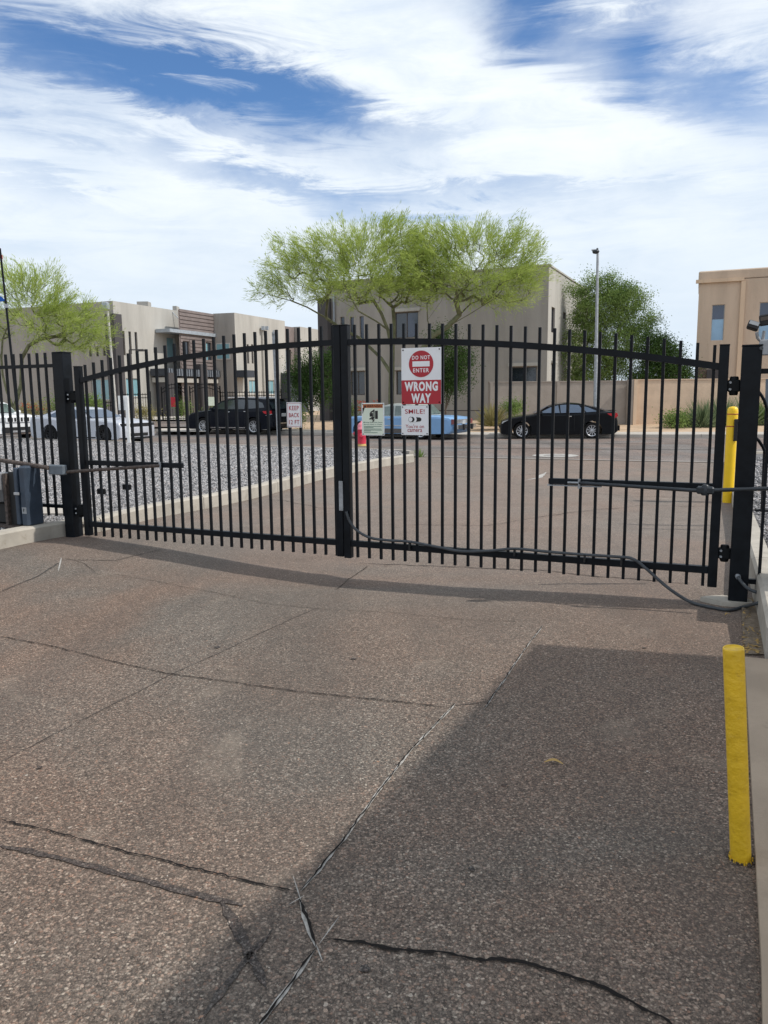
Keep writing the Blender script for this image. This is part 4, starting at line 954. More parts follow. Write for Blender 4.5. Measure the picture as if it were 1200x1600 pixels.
# street lamp
lb = at(929.5, 667, 32.6); lt_ = at(934, 396, 32.6)
lm = thing('street_lamp', Vector((lb.x, lb.y, .15)), 'tall grey street lamp rising behind the black coupe', 'street lamp')
MB().tube([lb, lb.lerp(lt_, .5), lt_, lt_+Vector((-.02, 0, .08)), lt_+Vector((-.14, 0, .14)), lt_+Vector((-.25, 0, .13))], [.09, .07, .05, .045, .04, .035], 10).build('pole', M['galv'], lm)
mb = MB(); mb.lathe(at(931, 393, 32.6), [(0, -.10), (.11, -.07), (.15, 0), (.10, .06), (0, .09)], 12); mb.build('lamp_head', M['armgrey'], lm)
MB().lathe(at(931.5, 390.5, 32.6)+Vector((0.05, 0, 0)), [(.04, 0), (.04, .07), (0, .075)], 8).build('photocell', M['armgrey'], lm)
c0 = at(165, 478, 44); 
l2 = thing('shoebox_lamp', Vector((c0.x, c0.y, .4)), 'box-headed parking lamp before the left apartment building corner', 'street lamp')
MB().tube([Vector((c0.x+.25, c0.y, .4)), Vector((c0.x+.1, c0.y, c0.z-.3))], .07, 8).build('pole', M['frame_lt'], l2)
MB().box(c0, (.32, .4, .38)).build('lamp_head', M['canopy_metal'], l2, bevel=.03)
c1 = at(203, 547, 42); l3 = thing('arm_lamp', Vector((c1.x, c1.y, .4)), 'low dark lamp with a single arm before the apartment slot windows', 'street lamp')
MB().tube([Vector((c1.x, c1.y, .4)), c1], .07, 6).build('pole', M['st_dark'], l3)
MB().box(at(213, 546.5, 42), (.75, .08, .06)).build('arm', M['st_dark'], l3); MB().box(at(220, 547.5, 42), (.35, .2, .10)).build('lamp_head', M['st_dark'], l3)

# ------------------------------------------------------------------ buildings
def facade(parent, F, u0, u1, z0, z1, openings, mt, name='wall', depth=.14):
    us = sorted(set([u0, u1]+[x for o in openings for x in o[:2]])); zs = sorted(set([z0, z1]+[x for o in openings for x in o[2:4]]))
    mb = MB()
    for i in range(len(us)-1):
        for j in range(len(zs)-1):
            cu_, cz_ = (us[i]+us[i+1])/2, (zs[j]+zs[j+1])/2
            if any(o[0] < cu_ < o[1] and o[2] < cz_ < o[3] for o in openings): continue
            mb.quad(F.pt(us[i], zs[j]), F.pt(us[i+1], zs[j]), F.pt(us[i+1], zs[j+1]), F.pt(us[i], zs[j+1]))
    for o in openings:
        a, b_, c, d = o[:4]
        mb.quad(F.pt(a, c), F.pt(a, d), F.pt(a, d, -depth), F.pt(a, c, -depth)); mb.quad(F.pt(b_, c), F.pt(b_, d), F.pt(b_, d, -depth), F.pt(b_, c, -depth))
        mb.quad(F.pt(a, c), F.pt(b_, c), F.pt(b_, c, -depth), F.pt(a, c, -depth)); mb.quad(F.pt(a, d), F.pt(b_, d), F.pt(b_, d, -depth), F.pt(a, d, -depth))
    return mb.build(name, mt, parent, fix=False)
def fbox(F, u0, u1, z0, z1, o0, o1):
    mb = MB(); vs = [F.pt(u, z, o) for o in (o0, o1) for u, z in ((u0, z0), (u1, z0), (u1, z1), (u0, z1))]
    return mb.add(vs, [(0, 1, 2, 3), (4, 5, 6, 7), (0, 1, 5, 4), (1, 2, 6, 5), (2, 3, 7, 6), (3, 0, 4, 7)])
def window(parent, F, o, panes, fm, depth=.12, fw=.05, split=None):
    a, b_, c, d = o[:4]; g = .004; fr = MB()
    for (x0, x1, z0, z1) in [(a+g, a+fw, c+g, d-g), (b_-fw, b_-g, c+g, d-g), (a+fw, b_-fw, d-fw, d-g), (a+fw, b_-fw, c+g, c+fw)]:
        m2 = fbox(F, x0, x1, z0, z1, -depth, -depth+.05); fr.add(m2.v, m2.f)
    k = len(panes); w = fr.build('window', fm, parent)
    for i, pm in enumerate(panes):
        x0 = a+fw+(b_-a-2*fw)*i/k; x1 = a+fw+(b_-a-2*fw)*(i+1)/k
        if i: fbox(F, x0-.02, x0+.02, c+fw, d-fw, -depth+.001, -depth+.045).build('mullion', fm, w)
        fbox(F, x0, x1, c+fw*.5, d-fw*.5, -depth-.02, -depth+.012).build('pane', pm, w)
    return w
def op_px(F, x0, y0, x1, y1):
    u0, z1 = F.uz((x0), y0) if False else F.uz(x0, (y0+y1)/2)[0], F.uz((x0+x1)/2, y0)[1]; u1 = F.uz(x1, (y0+y1)/2)[0]; z0 = F.uz((x0+x1)/2, y1)[1]
    return (min(u0, u1), max(u0, u1), z0, z1)
def block(parent, pts, z0, z1, mt, name='wall'):   # closed volume from plan points
    mb = MB(); n = len(pts); vs = [Vector((p_[0], p_[1], z0)) for p_ in pts]+[Vector((p_[0], p_[1], z1)) for p_ in pts]
    mb.add(vs, [tuple(range(n, 2*n))]+[(i, (i+1) % n, (i+1) % n+n, i+n) for i in range(n)]); return mb.build(name, mt, parent)
# --- centre building
ZT = at(858, 415, 40).z; Bc = Vector((8.398, 40.0, 0))
Cl = on_z(509, 443, ZT); Cl.z = 0
cb = thing('apartment_building', Bc.lerp(Cl, .5), 'grey stucco two-storey apartment building behind the palo verde trees', 'building')
uF = (Cl-Bc).normalized(); FF_ = Face(Bc, uF); LF = (Cl-Bc).length
ops = [op_px(FF_, 617, 487.5, 653.5, 528), op_px(FF_, 532, 495, 538.5, 531), op_px(FF_, 547, 495, 553, 531), op_px(FF_, 562, 494, 568.5, 531), op_px(FF_, 548, 580, 570, 617.5), op_px(FF_, 619, 579, 640, 616.5), op_px(FF_, 798, 573, 838.5, 599)]
facade(cb, FF_, 0, LF, 0.1, ZT, ops, M['st_grey_shaded'])
pan = [[M['glass_blue'], M['glass']], [M['glass_blue']], [M['glass_blue']], [M['glass_blue']], [M['glass'], M['glass']], [M['glass'], M['glass']], [M['glass'], M['glass']]]
for o, pp in zip(ops, pan): window(cb, FF_, o, pp, M['frame'] if len(pp) > 1 else M['st_grey_shaded'], fw=.05 if len(pp) > 1 else .02)
for o in (ops[0], ops[4], ops[5], ops[6]):
    fbox(FF_, o[0]-.12, o[1]+.12, o[3]+.03, o[3]+.20, .0, .10).build('lintel', M['st_pale_lit'], cb)
uR = Vector((-uF.y, uF.x, 0)); uR = uR if uR.y > 0 else -uR
FR_ = Face(Bc, uR)
opsR = [op_px(FR_, 861.5, 480, 867, 520), op_px(FR_, 861.5, 568, 867, 597), op_px(FR_, 880, 488, 884.5, 499)]
facade(cb, FR_, 0, 11.5, 0.1, ZT, opsR, M['st_pale_lit'])
for o in opsR: window(cb, FR_, o, [M['glass']], M['frame'])
fbox(FR_, opsR[1][0]-.1, opsR[1][1]+.15, opsR[1][3]+.02, opsR[1][3]+.14, 0, .12).build('lintel', M['st_pale_lit'], cb)
Br = Bc+uR*11.5; Blr = Cl+uR*11.5
mb = MB(); ins = ZT-.35
mb.quad((Bc.x, Bc.y, ins), (Br.x, Br.y, ins), (Blr.x, Blr.y, ins), (Cl.x, Cl.y, ins))
mb.quad((Br.x, Br.y, 0), (Br.x, Br.y, ZT), (Blr.x, Blr.y, ZT), (Blr.x, Blr.y, 0)); mb.quad((Cl.x, Cl.y, 0), (Cl.x, Cl.y, ZT), (Blr.x, Blr.y, ZT), (Blr.x, Blr.y, 0)); mb.build('roof_and_rear_walls', M['st_grey_shaded'], cb, fix=False)
fbox(FF_, -.08, LF+.08, ZT-.002, ZT+.08, -.25, .05).build('parapet_cap', M['st_grey_shaded'], cb)
fbox(FR_, .3, 11.5, ZT-.002, ZT+.08, -.25, .05).build('parapet_cap', M['st_pale_lit'], cb)
o = op_px(FF_, 504.5, 467, 519.5, 662); fbox(FF_, o[0], o[1], .1, o[3], -.6, .5).build('pilaster', M['st_dark'], cb)
p1_ = FF_.pt(FF_.uz(523, 480)[0], 0, .12); zd = FF_.uz(523, 459)[1]
MB().tube([(p1_.x, p1_.y, .2), (p1_.x, p1_.y, zd)], .06, 6).build('downspout', M['canopy_metal'], cb)
fbox(FF_, 2.0, LF-.6, .9, .95, .9, .93).build('garden_rail', M['st_dark'], cb)
# --- left building
ZL = 8.17
def rp(px, py, z=ZL): v = on_z(px, py, z); return Vector((v.x, v.y, 0))
L1, L2, L2b, L3, L4, L5 = rp(176, 470), rp(281, 486), rp(282, 482), rp(333, 490), rp(366, 488.5), rp(440.8, 501.8)
e2 = (L2-L1).normalized(); e1 = Vector((e2.y, -e2.x, 0))   # right-facing normal
lbld = thing('apartment_building', L1.lerp(L5, .5), 'long grey stucco apartment building with brown siding on the left', 'building')
LE = L1-e1*14
FL = Face(L1, LE-L1)
opsl = [op_px(FL, 84, 594, 91, 622), op_px(FL, 143, 592, 158, 625), op_px(FL, 160, 592, 170, 625), op_px(FL, 139, 540, 143.5, 557), op_px(FL, 150, 541, 154, 557), op_px(FL, 161, 541, 165, 556)]
facade(lbld, FL, 0, (LE-L1).length, .1, ZL, opsl, M['st_grey_shaded'])
for o in opsl: window(lbld, FL, o, [M['glass_teal']] if o[1]-o[0] > .35 else [M['glass']], M['frame_lt'] if o[1]-o[0] > .35 else M['frame'])
o = op_px(FL, 168, 492, 183, 660); fbox(FL, -.02, .55, .1, FL.uz(176, 491)[1], 0, .28).build('corner_pilaster', M['st_dark'], lbld)
F1 = Face(L1, e2); d1 = (L2-L1).length
FS = F1
fbox(F1, -.3, .45, .1, F1.uz(180, 491)[1], .002, .28).build('corner_pilaster', M['st_dark'], lbld)
ops1 = [op_px(F1, 191, 517, 195.5, 555), op_px(F1, 201.5, 518, 205.5, 553), op_px(F1, 211, 519, 215, 556), op_px(F1, 197.5, 591, 218.5, 620), op_px(F1, 261, 527, 273.5, 559.5), op_px(F1, 243, 584, 281, 640)]
facade(lbld, F1, 0, d1, .1, ZL, ops1[:5], M['st_pale_lit'])
for i, o in enumerate(ops1[:5]): window(lbld, F1, o, [M['glass']] if i < 3 else ([M['glass_teal'], M['glass_teal']] if i == 3 else [M['glass_teal']]), M['frame'] if i < 3 else M['frame_lt'])
# siding bay, set back
F2 = Face(L2b, e2); d2 = (L3-L2b).length
ops2 = [op_px(F2, 286, 533, 296, 556), op_px(F2, 322, 535, 331, 568), op_px(F2, 300, 596, 330, 640)]
facade(lbld, F2, -.3, d2+.3, .1, ZL-.1, ops2[:2], M['siding'])
for o in ops2[:2]: window(lbld, F2, o, [M['glass_teal'], M['glass']], M['frame'])
zz_ = F2.uz(300, 582)[1]; n = 0; mb = MB(); z = zz_
while z < ZL-.15:
    for (a, c) in ([(-.2, d2+.2)] if not (z > ops2[0][2]-.3 and z < ops2[0][3]+.1) else [(-.2, ops2[0][0]-.05), (ops2[0][1]+.05, ops2[1][0]-.05), (ops2[1][1]+.05, d2+.2)]):
        x = fbox(F2, a, c, z, z+.18, 0.002, .05); mb.add(x.v, x.f)
    z += .27
mb.build('siding_board', M['siding'], lbld, kind='stuff')
# projecting block
e1n = F1.n
facade(lbld, Face(L3, (L4-L3)), 0, (L4-L3).length, .1, ZL, [], M['st_grey_shaded'])
F3 = Face(L4, e2); d3 = (L5-L4).length
ops3 = [op_px(F3, 389.5, 594, 402, 615), op_px(F3, 417, 594, 429, 616), op_px(F3, 386, 538, 389, 568), op_px(F3, 393, 538, 396, 568), op_px(F3, 414, 553, 417, 568)]
facade(lbld, F3, 0, d3, .1, ZL, ops3, M['st_pale_lit'])
for i, o in enumerate(ops3): window(lbld, F3, o, [M['glass_teal'], M['glass_teal']] if i < 2 else [M['glass']], M['frame_lt'] if i < 2 else M['frame'])
FS3 = Face(L3, (L4-L3))
ow = op_px(FS3, 338, 536, 360, 562); wdw = fbox(FS3, *ow, .0, .05).build('window', M['frame_lt'], lbld); fbox(FS3, ow[0]+.08, ow[1]-.08, ow[2]+.08, ow[3]-.08, .05, .06).build('pane', M['glass_teal'], wdw)
# far wing
L6, L7 = rp(441.5, 508), rp(457, 511)
F4 = Face(L6-e1n*0, e2); d4 = 14
facade(lbld, F4, -.5, (L7-L6).length, .1, ZL-.05, [op_px(F4, 443, 546, 455, 578)], M['siding']); window(lbld, F4, op_px(F4, 443, 546, 455, 578), [M['glass']], M['frame'])
F5 = Face(L7+F4.n*.8, e2)
facade(lbld, F5, 0, 20, .1, ZL, [], M['st_pale_lit'])
FJ = Face(L7, F4.n); facade(lbld, FJ, 0, .8, .1, ZL, [], M['st_grey_shaded'])
# roof slab (behind parapets) and roof details
mb = MB(); bk = -F1.n*12
zr = ZL-.4
nb_ = -F1.n*5; mb.quad(*(Vector((p_.x, p_.y, zr)) for p_ in (L1+nb_, L5+nb_, L5+bk, L1+bk))); mb.quad(*(Vector((p_.x, p_.y, zr)) for p_ in (L1+e2*.3-F1.n*.3, LE+e2*.3, LE+e2*14, L1+e2*9-F1.n*5)))
mb.build('roof', M['st_grey_shaded'], lbld, fix=False)
for (pa_, pb_, ya, yb) in [(213, 237, 473, 480.5), (269, 281, 480, 487)]:
    A = at(pa_, ya, L1.y+6); B_ = at(pb_, yb, L1.y+7); MB().box((A+B_)/2, (abs(B_.x-A.x), .8, abs(A.z-B_.z)+.2)).build('roof_unit_screen', M['st_pale_lit'], lbld)
# awning above upper floor
ua, za = F1.uz(242, 516); ub = F1.uz(300, 523)[0]
ub2 = F1.uz(347, 530)[0]; zq = F1.uz(242, 517)[1]
fbox(F1, ua, d1+(L3-L2).length*.98+1.5, zq-.12, zq+.12, .05, 1.3).build('metal_awning', M['canopy_metal'], lbld)
for px in (270, 283, 305, 326):
    u = F1.uz(px, 500)[0]; MB().tube([F1.pt(u, zq+1.5, 0.0 if px < 282 else -.9), F1.pt(u+.6, zq+.1, 1.1)], .03, 5).build('awning_rod', M['canopy_metal'], lbld)
# ground floor porches: dark balcony band, white beam, dark piers
zb1, zb2 = F1.uz(250, 577)[1], F1.uz(250, 588)[1]
ue = d1+(L3-L2).length+1.2; u0_ = F1.uz(233, 580)[0]
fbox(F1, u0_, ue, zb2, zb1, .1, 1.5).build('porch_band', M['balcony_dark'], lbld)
fbox(F1, u0_+.1, ue-.1, zb2-.45, zb2-.12, .15, 1.35).build('porch_beam', M['st_pale_lit'], lbld)
mb = MB(); u = u0_
while u < ue: x = fbox(F1, u, u+.05, zb2, zb1, 1.505, 1.54); mb.add(x.v, x.f); u += .28
mb.build('band_rib', M['canopy_metal'], lbld, kind='stuff')
for (x0, x1, yt) in [(235, 251, 583), (287, 300, 570), (350, 362, 578)]:
    u = F1.uz((x0+x1)/2, 600)[0]; wv = (F1.uz(x1, 600)[0]-F1.uz(x0, 600)[0])/2*.8; fbox(F1, u-wv, u+wv, .2, F1.uz((x0+x1)/2, yt)[1], .5, 1.56).build('pier', M['st_dark'], lbld)
fbox(F1, F1.uz(252, 600)[0], F1.uz(286, 600)[0], .4, zb2-.45, .02, .10).build('porch_shade_slab', M['frame'], lbld)  # slab's dark brown stands in for the shade inside the porch
fbox(F2, .2, d2-.2, .4, F2.uz(310, 594)[1], .02, .10).build('porch_shade_slab', M['frame'], lbld)
u0_, u1_ = F3.uz(366, 575)[0], F3.uz(378, 575)[0]
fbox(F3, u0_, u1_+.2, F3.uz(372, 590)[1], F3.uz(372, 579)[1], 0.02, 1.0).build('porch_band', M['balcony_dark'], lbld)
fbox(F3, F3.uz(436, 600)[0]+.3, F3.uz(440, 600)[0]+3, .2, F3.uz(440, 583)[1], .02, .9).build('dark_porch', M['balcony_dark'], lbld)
p_ = F3.uz(408, 510); MB().tube([F3.pt(p_[0], .4, .12), F3.pt(p_[0], F3.uz(408, 512)[1], .12)], .07, 6).build('downspout', M['st_pale_lit'], lbld)
for px in (407, 413): u, z = F3.uz(px, 513); MB().box(F3.pt(u, z, .25), (.25, .25, .3)).build('wall_light', M['canopy_metal'], lbld)

# --- right building
ZR = at(1092, 424, 42).z; R1 = Vector((16.717, 42, 0)); rdir = (Vector((19.752, 40.771, 0))-R1).normalized()
rb = thing('office_building', R1, 'tan stucco building with narrow blue windows at the far right', 'building')
# lower wall plane slightly forward of the parapet block
FB = Face(R1+rdir*0.0+Vector((rdir.y, -rdir.x, 0)).normalized()*0, rdir)
zled = FB.uz(1125, 438)[1]
o1 = op_px(FB, 1111.5, 476, 1131.5, 532); o2 = op_px(FB, 1185.5, 472, 1206, 532)
facade(rb, FB, 0.05, 9, .1, zled, [o1, o2], M['st_tan'])
for o in (o1, o2):
    window(rb, FB, o, [M['glass_pale']], M['frame_lt'], fw=.03)
    zs = o[2]+(o[3]-o[2])*.60; fbox(FB, o[0]+.03, o[1]-.03, zs, o[3]-.03, -.11, -.09).build('upper_pane', M['glass_blue'], rb)
fbox(FB, .0, 9, zled, ZR, -6, -.02).build('parapet', M['st_tan'], rb, bevel=.06)
uT = FB.uz(1163, 436)[0]
fbox(FB, -.12, uT, zled-.10, zled+.08, -.0, .14).build('cornice_trim', M['trim_tan'], rb)
uV0, uV1 = FB.uz(1155, 500)[0], FB.uz(1162, 500)[0]
fbox(FB, uV0, uV1, .1, zled-.102, 0.0, .12).build('vertical_trim', M['trim_tan'], rb)
bn = -FB.n
block(rb, [tuple((FB.pt(.05, 0))[:2]), tuple((FB.pt(.05, 0)+bn*14)[:2]), tuple((FB.pt(9, 0)+bn*14)[:2]), tuple((FB.pt(9, 0)+bn*.3)[:2]), tuple((FB.pt(.06, 0)+bn*.3)[:2])], .1, zled-.05, M['st_tan'], 'side_walls')
FBs = Face(FB.pt(0.05, 0), bn)
fbox(FBs, -.1, 14, zled-.10, zled+.08, 0, .12).build('cornice_trim', M['trim_tan'], rb)
oS = op_px(FB, 1087, 575, 1103.5, 593); rr = random.Random(8)
u = oS[0]; z = oS[2]-.4
while z < oS[3]:
    u = max(0.06, oS[0]); hh = rr.uniform(.06, .11)
    while u < oS[1]:
        ww = rr.uniform(.15, .4); fbox(FB, u, min(u+ww-.012, oS[1]), z, z+hh-.01, .0, rr.uniform(.03, .09)).build('ledge_stone', M['stone'], rb); u += ww
    z += hh
oD = op_px(FB, 1104, 577, 1131, 593); fbox(FB, oD[0], oD[1], .4, oD[3], .01, .3).build('dark_bay', M['st_dark'], rb)

# --- site walls
def site_wall(pA, pB, Y0, Y1, zb, mt, label, name='garden_wall', piers=(), pm=None):
    A, B_ = at(*pA, Y0), at(*pB, Y1); d = (B_-A); d.z = 0; L = d.length; d.normalize(); F = Face(A, d); zt = (A.z+B_.z)/2
    r = thing(name, Vector((A.x, A.y, zb)), label, 'wall')
    fbox(F, 0, L, zb-.3, zt, -.2, 0).build('wall', mt, r); fbox(F, -.01, L+.01, zt+.001, zt+.05, -.23, .03).build('cap', mt, r)
    for px in piers:
        u = F.uz(px, 620)[0]; fbox(F, u-.07, u+.07, zb-.2, zt+.10 if pm else zt-.002, -.26, .05).build('pier', pm or mt, r)
    return r, F
site_wall((764, 599.5), (985, 594.5), 36.2, 36.2, .25, M['wall_grey'], 'grey rough block wall behind the black coupe', piers=(768, 872,))
site_wall((990, 594), (1235, 592.5), 36.0, 36.0, .25, M['wall_tan'], 'tan rough block wall behind the shrubs on the right')
pr = thing('wall_pier', at(993, 665, 35.9), 'pale cream pier where the grey and tan walls meet', 'pier')
A = at(987.5, 592, 35.85); B_ = at(993, 592, 35.85)
MB().box(Vector(((A.x+B_.x)/2-.12, 35.95, 1.25)), (.22, .35, 2.2)).build('pier_shaft', M['wall_grey'], pr); MB().box(Vector((B_.x, 35.9, 1.25)), (.16, .30, 2.2)).build('cream_face', M['trim_tan'], pr)

# --- apartment perimeter fence behind the cars
def iron_fence(pts, Y, zt, zb, label, spacing=.14, arch=False):
    A, B_ = at(pts[0], 640, Y[0]), at(pts[1], 640, Y[1]); A.z = B_.z = 0; L = (B_-A).length; d = (B_-A).normalized()
    r = thing('iron_fence', A+Vector((0, 0, zb)), label, 'fence'); mb = MB(); n = int(L/spacing)
    for i in range(n+1):
        p_ = A+d*(L*i/n); t = i/n; ztt = zt+(.30*math.sin(PI*t) if arch else 0)
        mb.box(Vector((p_.x, p_.y, (zb+ztt)/2)), (.022, .022, ztt-zb))
    mb.build('bars', M['hinge'], r, kind='stuff')
    for dz in (-.08, -.28):
        MB().tube([A+d*(L*i/10)+Vector((0, 0, zt+dz+(.30*math.sin(PI*i/10) if arch else 0))) for i in range(11)], .022, 4).build('rail', M['hinge'], r)
    MB().tube([A+Vector((0, 0, zb+.15)), B_+Vector((0, 0, zb+.15))], .022, 4).build('rail', M['hinge'], r)
    for p_ in (A, B_): MB().box(Vector((p_.x, p_.y, (zb+zt)/2+.05)), (.07, .07, zt-zb+.1)).build('post', M['hinge'], r)
    return r
iron_fence((193, 236), (46, 46), 2.05, .4, 'low black iron fence beside the apartment entrance')
iron_fence((254, 290), (45.5, 45.5), 2.3, .4, 'arched black iron entrance gate of the left apartments', arch=True)
iron_fence((298, 345), (45, 45), 2.3, .4, 'arched black iron fence behind the dark suv bonnet', arch=True)
iron_fence((345, 440), (45, 45), 2.1, .4, 'long black iron fence behind the dark suv roof')
iron_fence((120, 192), (47, 46), 1.6, .4, 'short black iron fence behind the silver coupe roof')
c = at(331, 627, 44.7); nt_ = tag(MB().box(c, (.40, .02, .50)).build('notice_plate', M['cream'], loc=c), 'small pale notice on the iron fence behind the dark suv', 'sign')
c = at(271.5, 628, 44.6); kp = thing('entry_keypad', Vector((c.x, c.y, .4)), 'red entry keypad box at the apartment entrance gate', 'keypad')
MB().box(c, (.28, .2, .55)).build('keypad_box', M['red'], kp); MB().box(Vector((c.x+.1, c.y+.1, (c.z+.4)/2)), (.1, .1, c.z-.4)).build('pedestal', M['st_dark'], kp)

# ------------------------------------------------------------------ vegetation
def mesh_np(name, V, F, mt, parent=None, inv=None):
    me = bpy.data.meshes.new(name); k = F.shape[1]
    if parent is not None: V = V-np.array(parent.location)[None]
    me.vertices.add(len(V)); me.vertices.foreach_set('co', V.astype(np.float32).ravel()); me.loops.add(F.size); me.loops.foreach_set('vertex_index', F.astype(np.int32).ravel())
    me.polygons.add(len(F)); me.polygons.foreach_set('loop_start', (np.arange(len(F))*k).astype(np.int32)); me.polygons.foreach_set('loop_total', np.full(len(F), k, np.int32)); me.update()
    me.materials.append(mt); o = bpy.data.objects.new(name, me); COL.objects.link(o)
    if parent is not None: o.parent = parent
    return o
def blades(C, Dn, L, W, rg):                     # thin quads at C along Dn
    n = len(C); R = rg.normal(size=(n, 3)); S = np.cross(Dn, R); S /= np.linalg.norm(S, axis=1)[:, None]+1e-9
    L = L[:, None]; W = W[:, None]
    V = np.stack([C-S*W*.3, C+Dn*L*.5-S*W, C+Dn*L, C+Dn*L*.5+S*W], 1).reshape(-1, 3)
    return V, (np.arange(n)*4)[:, None]+np.arange(4)[None]
def grow(skel, targets, r_tip, seed, kpow=2.3):
    """skeleton nodes (pos,parent) extended towards targets; returns nodes, parents, radii"""
    pos = []; par = []
    for line in skel:
        prev = None
        for i, p_ in enumerate(line):
            p_ = np.array(p_, float)
            if i == 0 and pos:
                d = np.linalg.norm(np.array(pos)-p_, axis=1); prev = int(d.argmin())
                if d[prev] < .3: continue
            pos.append(p_); par.append(prev if prev is not None else -1); prev = len(pos)-1
    root = pos[0]; T = np.array(targets); order = np.argsort(np.linalg.norm(T-np.array(pos[len(pos)//2]), axis=1)); rg = np.random.default_rng(seed)
    buf = np.zeros((len(T)*6+len(pos), 3)); buf[:len(pos)] = pos; n = len(pos); tips = []
    for t in T[order]:
        d = np.linalg.norm(buf[:n]-t, axis=1)+0.35*np.maximum(0, buf[:n, 2]-t[2]+.2)
        j = int(d.argmin()); a = buf[j].copy(); L = np.linalg.norm(t-a); k = max(1, min(5, int(L/.45)+1)); pj = j
        for q_ in range(1, k+1):
            f = q_/k; x = a+(t-a)*f; x[2] += math.sin(PI*f)*-.06*L
            if q_ < k: x += rg.normal(0, .05*L/k, 3)
            buf[n] = x; par.append(pj); pj = n; n += 1
        tips.append(pj)
    pos = buf[:n]; area = np.zeros(n); hc = np.zeros(n)
    for i in range(n-1, -1, -1):
        if hc[i] == 0: area[i] = r_tip**kpow
        p_ = par[i]
        if p_ is not None and p_ >= 0: area[p_] += area[i]; hc[p_] += 1
    return pos, np.array(par), area**(1/kpow), tips
def branch_mesh(pos, par, rad, rmin=0.0, sides=5, scale=1.0, rmax=9):
    idx = [i for i in range(len(pos)) if par[i] >= 0 and rad[i] > rmin]; V = []; F = []
    for i in idx:
        p_ = par[i]; a, c = pos[p_], pos[i]; d = c-a; L = np.linalg.norm(d)
        if L < 1e-6: continue
        d /= L; h_ = np.array([0, 0, 1.]) if abs(d[2]) < .9 else np.array([1., 0, 0]); u = np.cross(d, h_); u /= np.linalg.norm(u); w = np.cross(d, u)
        ra = min(rad[p_], rad[i]*1.35, rmax)*scale; rb = min(rad[i], rmax)*scale; k = sides if rad[i] > .015 else 3; o = len(V)
        for P_, r_ in ((a, ra), (c+d*rb*.3, rb)):
            for j in range(k):
                an = 2*PI*j/k; V.append(P_+(u*math.cos(an)+w*math.sin(an))*r_)
        for j in range(k): F.append((o+j, o+(j+1) % k, o+k+(j+1) % k, o+k+j))
    return np.array(V), np.array(F)
def in_ell(px, py, rx, ry, Y, n, rg, dr=0.75, dy=0.0):
    m_ = Y/FPX; c = np.array(at(px, py, Y+dy)); q_ = rg.normal(size=(n, 3)); q_ /= np.linalg.norm(q_, axis=1)[:, None]; q_ *= rg.random((n, 1))**(1/2.4)
    return c+q_*np.array([rx*m_, rx*m_*dr, ry*m_])
def palo_verde(name, label, base, Y, skel, ells, seed, ntip, r_tip=.006, nstr=34, spread=(.42, .75), W=(.007, .014)):
    rg = np.random.default_rng(seed); bz = np.array(at(*base, Y)); root = thing('palo_verde_tree', Vector(bz), label, 'tree')
    SK = [[np.array(at(px, py, Y+dy)) for px, py, dy in ln] for ln in skel]
    tot = sum(e[2]*e[3] for e in ells); T = np.vstack([in_ell(e[0], e[1], e[2], e[3], Y, int(ntip*e[2]*e[3]/tot), rg, dy=e[4] if len(e) > 4 else 0) for e in ells])
    pos, par, rad, tips = grow(SK, T, r_tip, seed, 2.05)
    V, F = branch_mesh(pos, par, rad, sides=7, rmax=.20, scale=1.25); tr = mesh_np('trunk', V, F, M['bark_pv'], root); tr.data.polygons.foreach_set('use_smooth', [True]*len(tr.data.polygons))
    cen = T.mean(0)
    n = len(tips)*nstr; ti = np.repeat(np.array(tips), nstr)
    C = pos[ti]+rg.normal(0, .065, (n, 3)); out = pos[ti]-cen; out[:, 2] *= .6; out /= np.linalg.norm(out, axis=1)[:, None]+1e-6
    # each tip carries its own plume direction so that sprays read as sprays
    dtip = rg.normal(0, .42, (len(tips), 3)); dt = dtip[np.repeat(np.arange(len(tips)), nstr)]
    Dn = out*.75+np.array([0, 0, .55])+dt+rg.normal(0, .20, (n, 3)); Dn /= np.linalg.norm(Dn, axis=1)[:, None]
    C = C+Dn*rg.uniform(-.1, .62, (n, 1))
    V, F = blades(C, Dn, rg.uniform(.10, .24, n), rg.uniform(W[0], W[1], n), rg)
    # fine leaf-bearing twigs
    n2 = len(tips)*7; ti = np.repeat(np.array(tips), 7); dt = dtip[np.repeat(np.arange(len(tips)), 7)]
    out = pos[ti]-cen; out[:, 2] *= .6; out /= np.linalg.norm(out, axis=1)[:, None]+1e-6
    D2 = out*.75+np.array([0, 0, .55])+dt+rg.normal(0, .25, (n2, 3)); D2 /= np.linalg.norm(D2, axis=1)[:, None]
    V2, F2_ = blades(pos[ti], D2, rg.uniform(spread[0], spread[1], n2), np.full(n2, .0055), rg)
    cr_ = mesh_np('crown', np.vstack([V, V2]), np.vstack([F, F2_+len(V)]), M['leaf_pv'], root); cr_['kind'] = 'stuff'
    return root
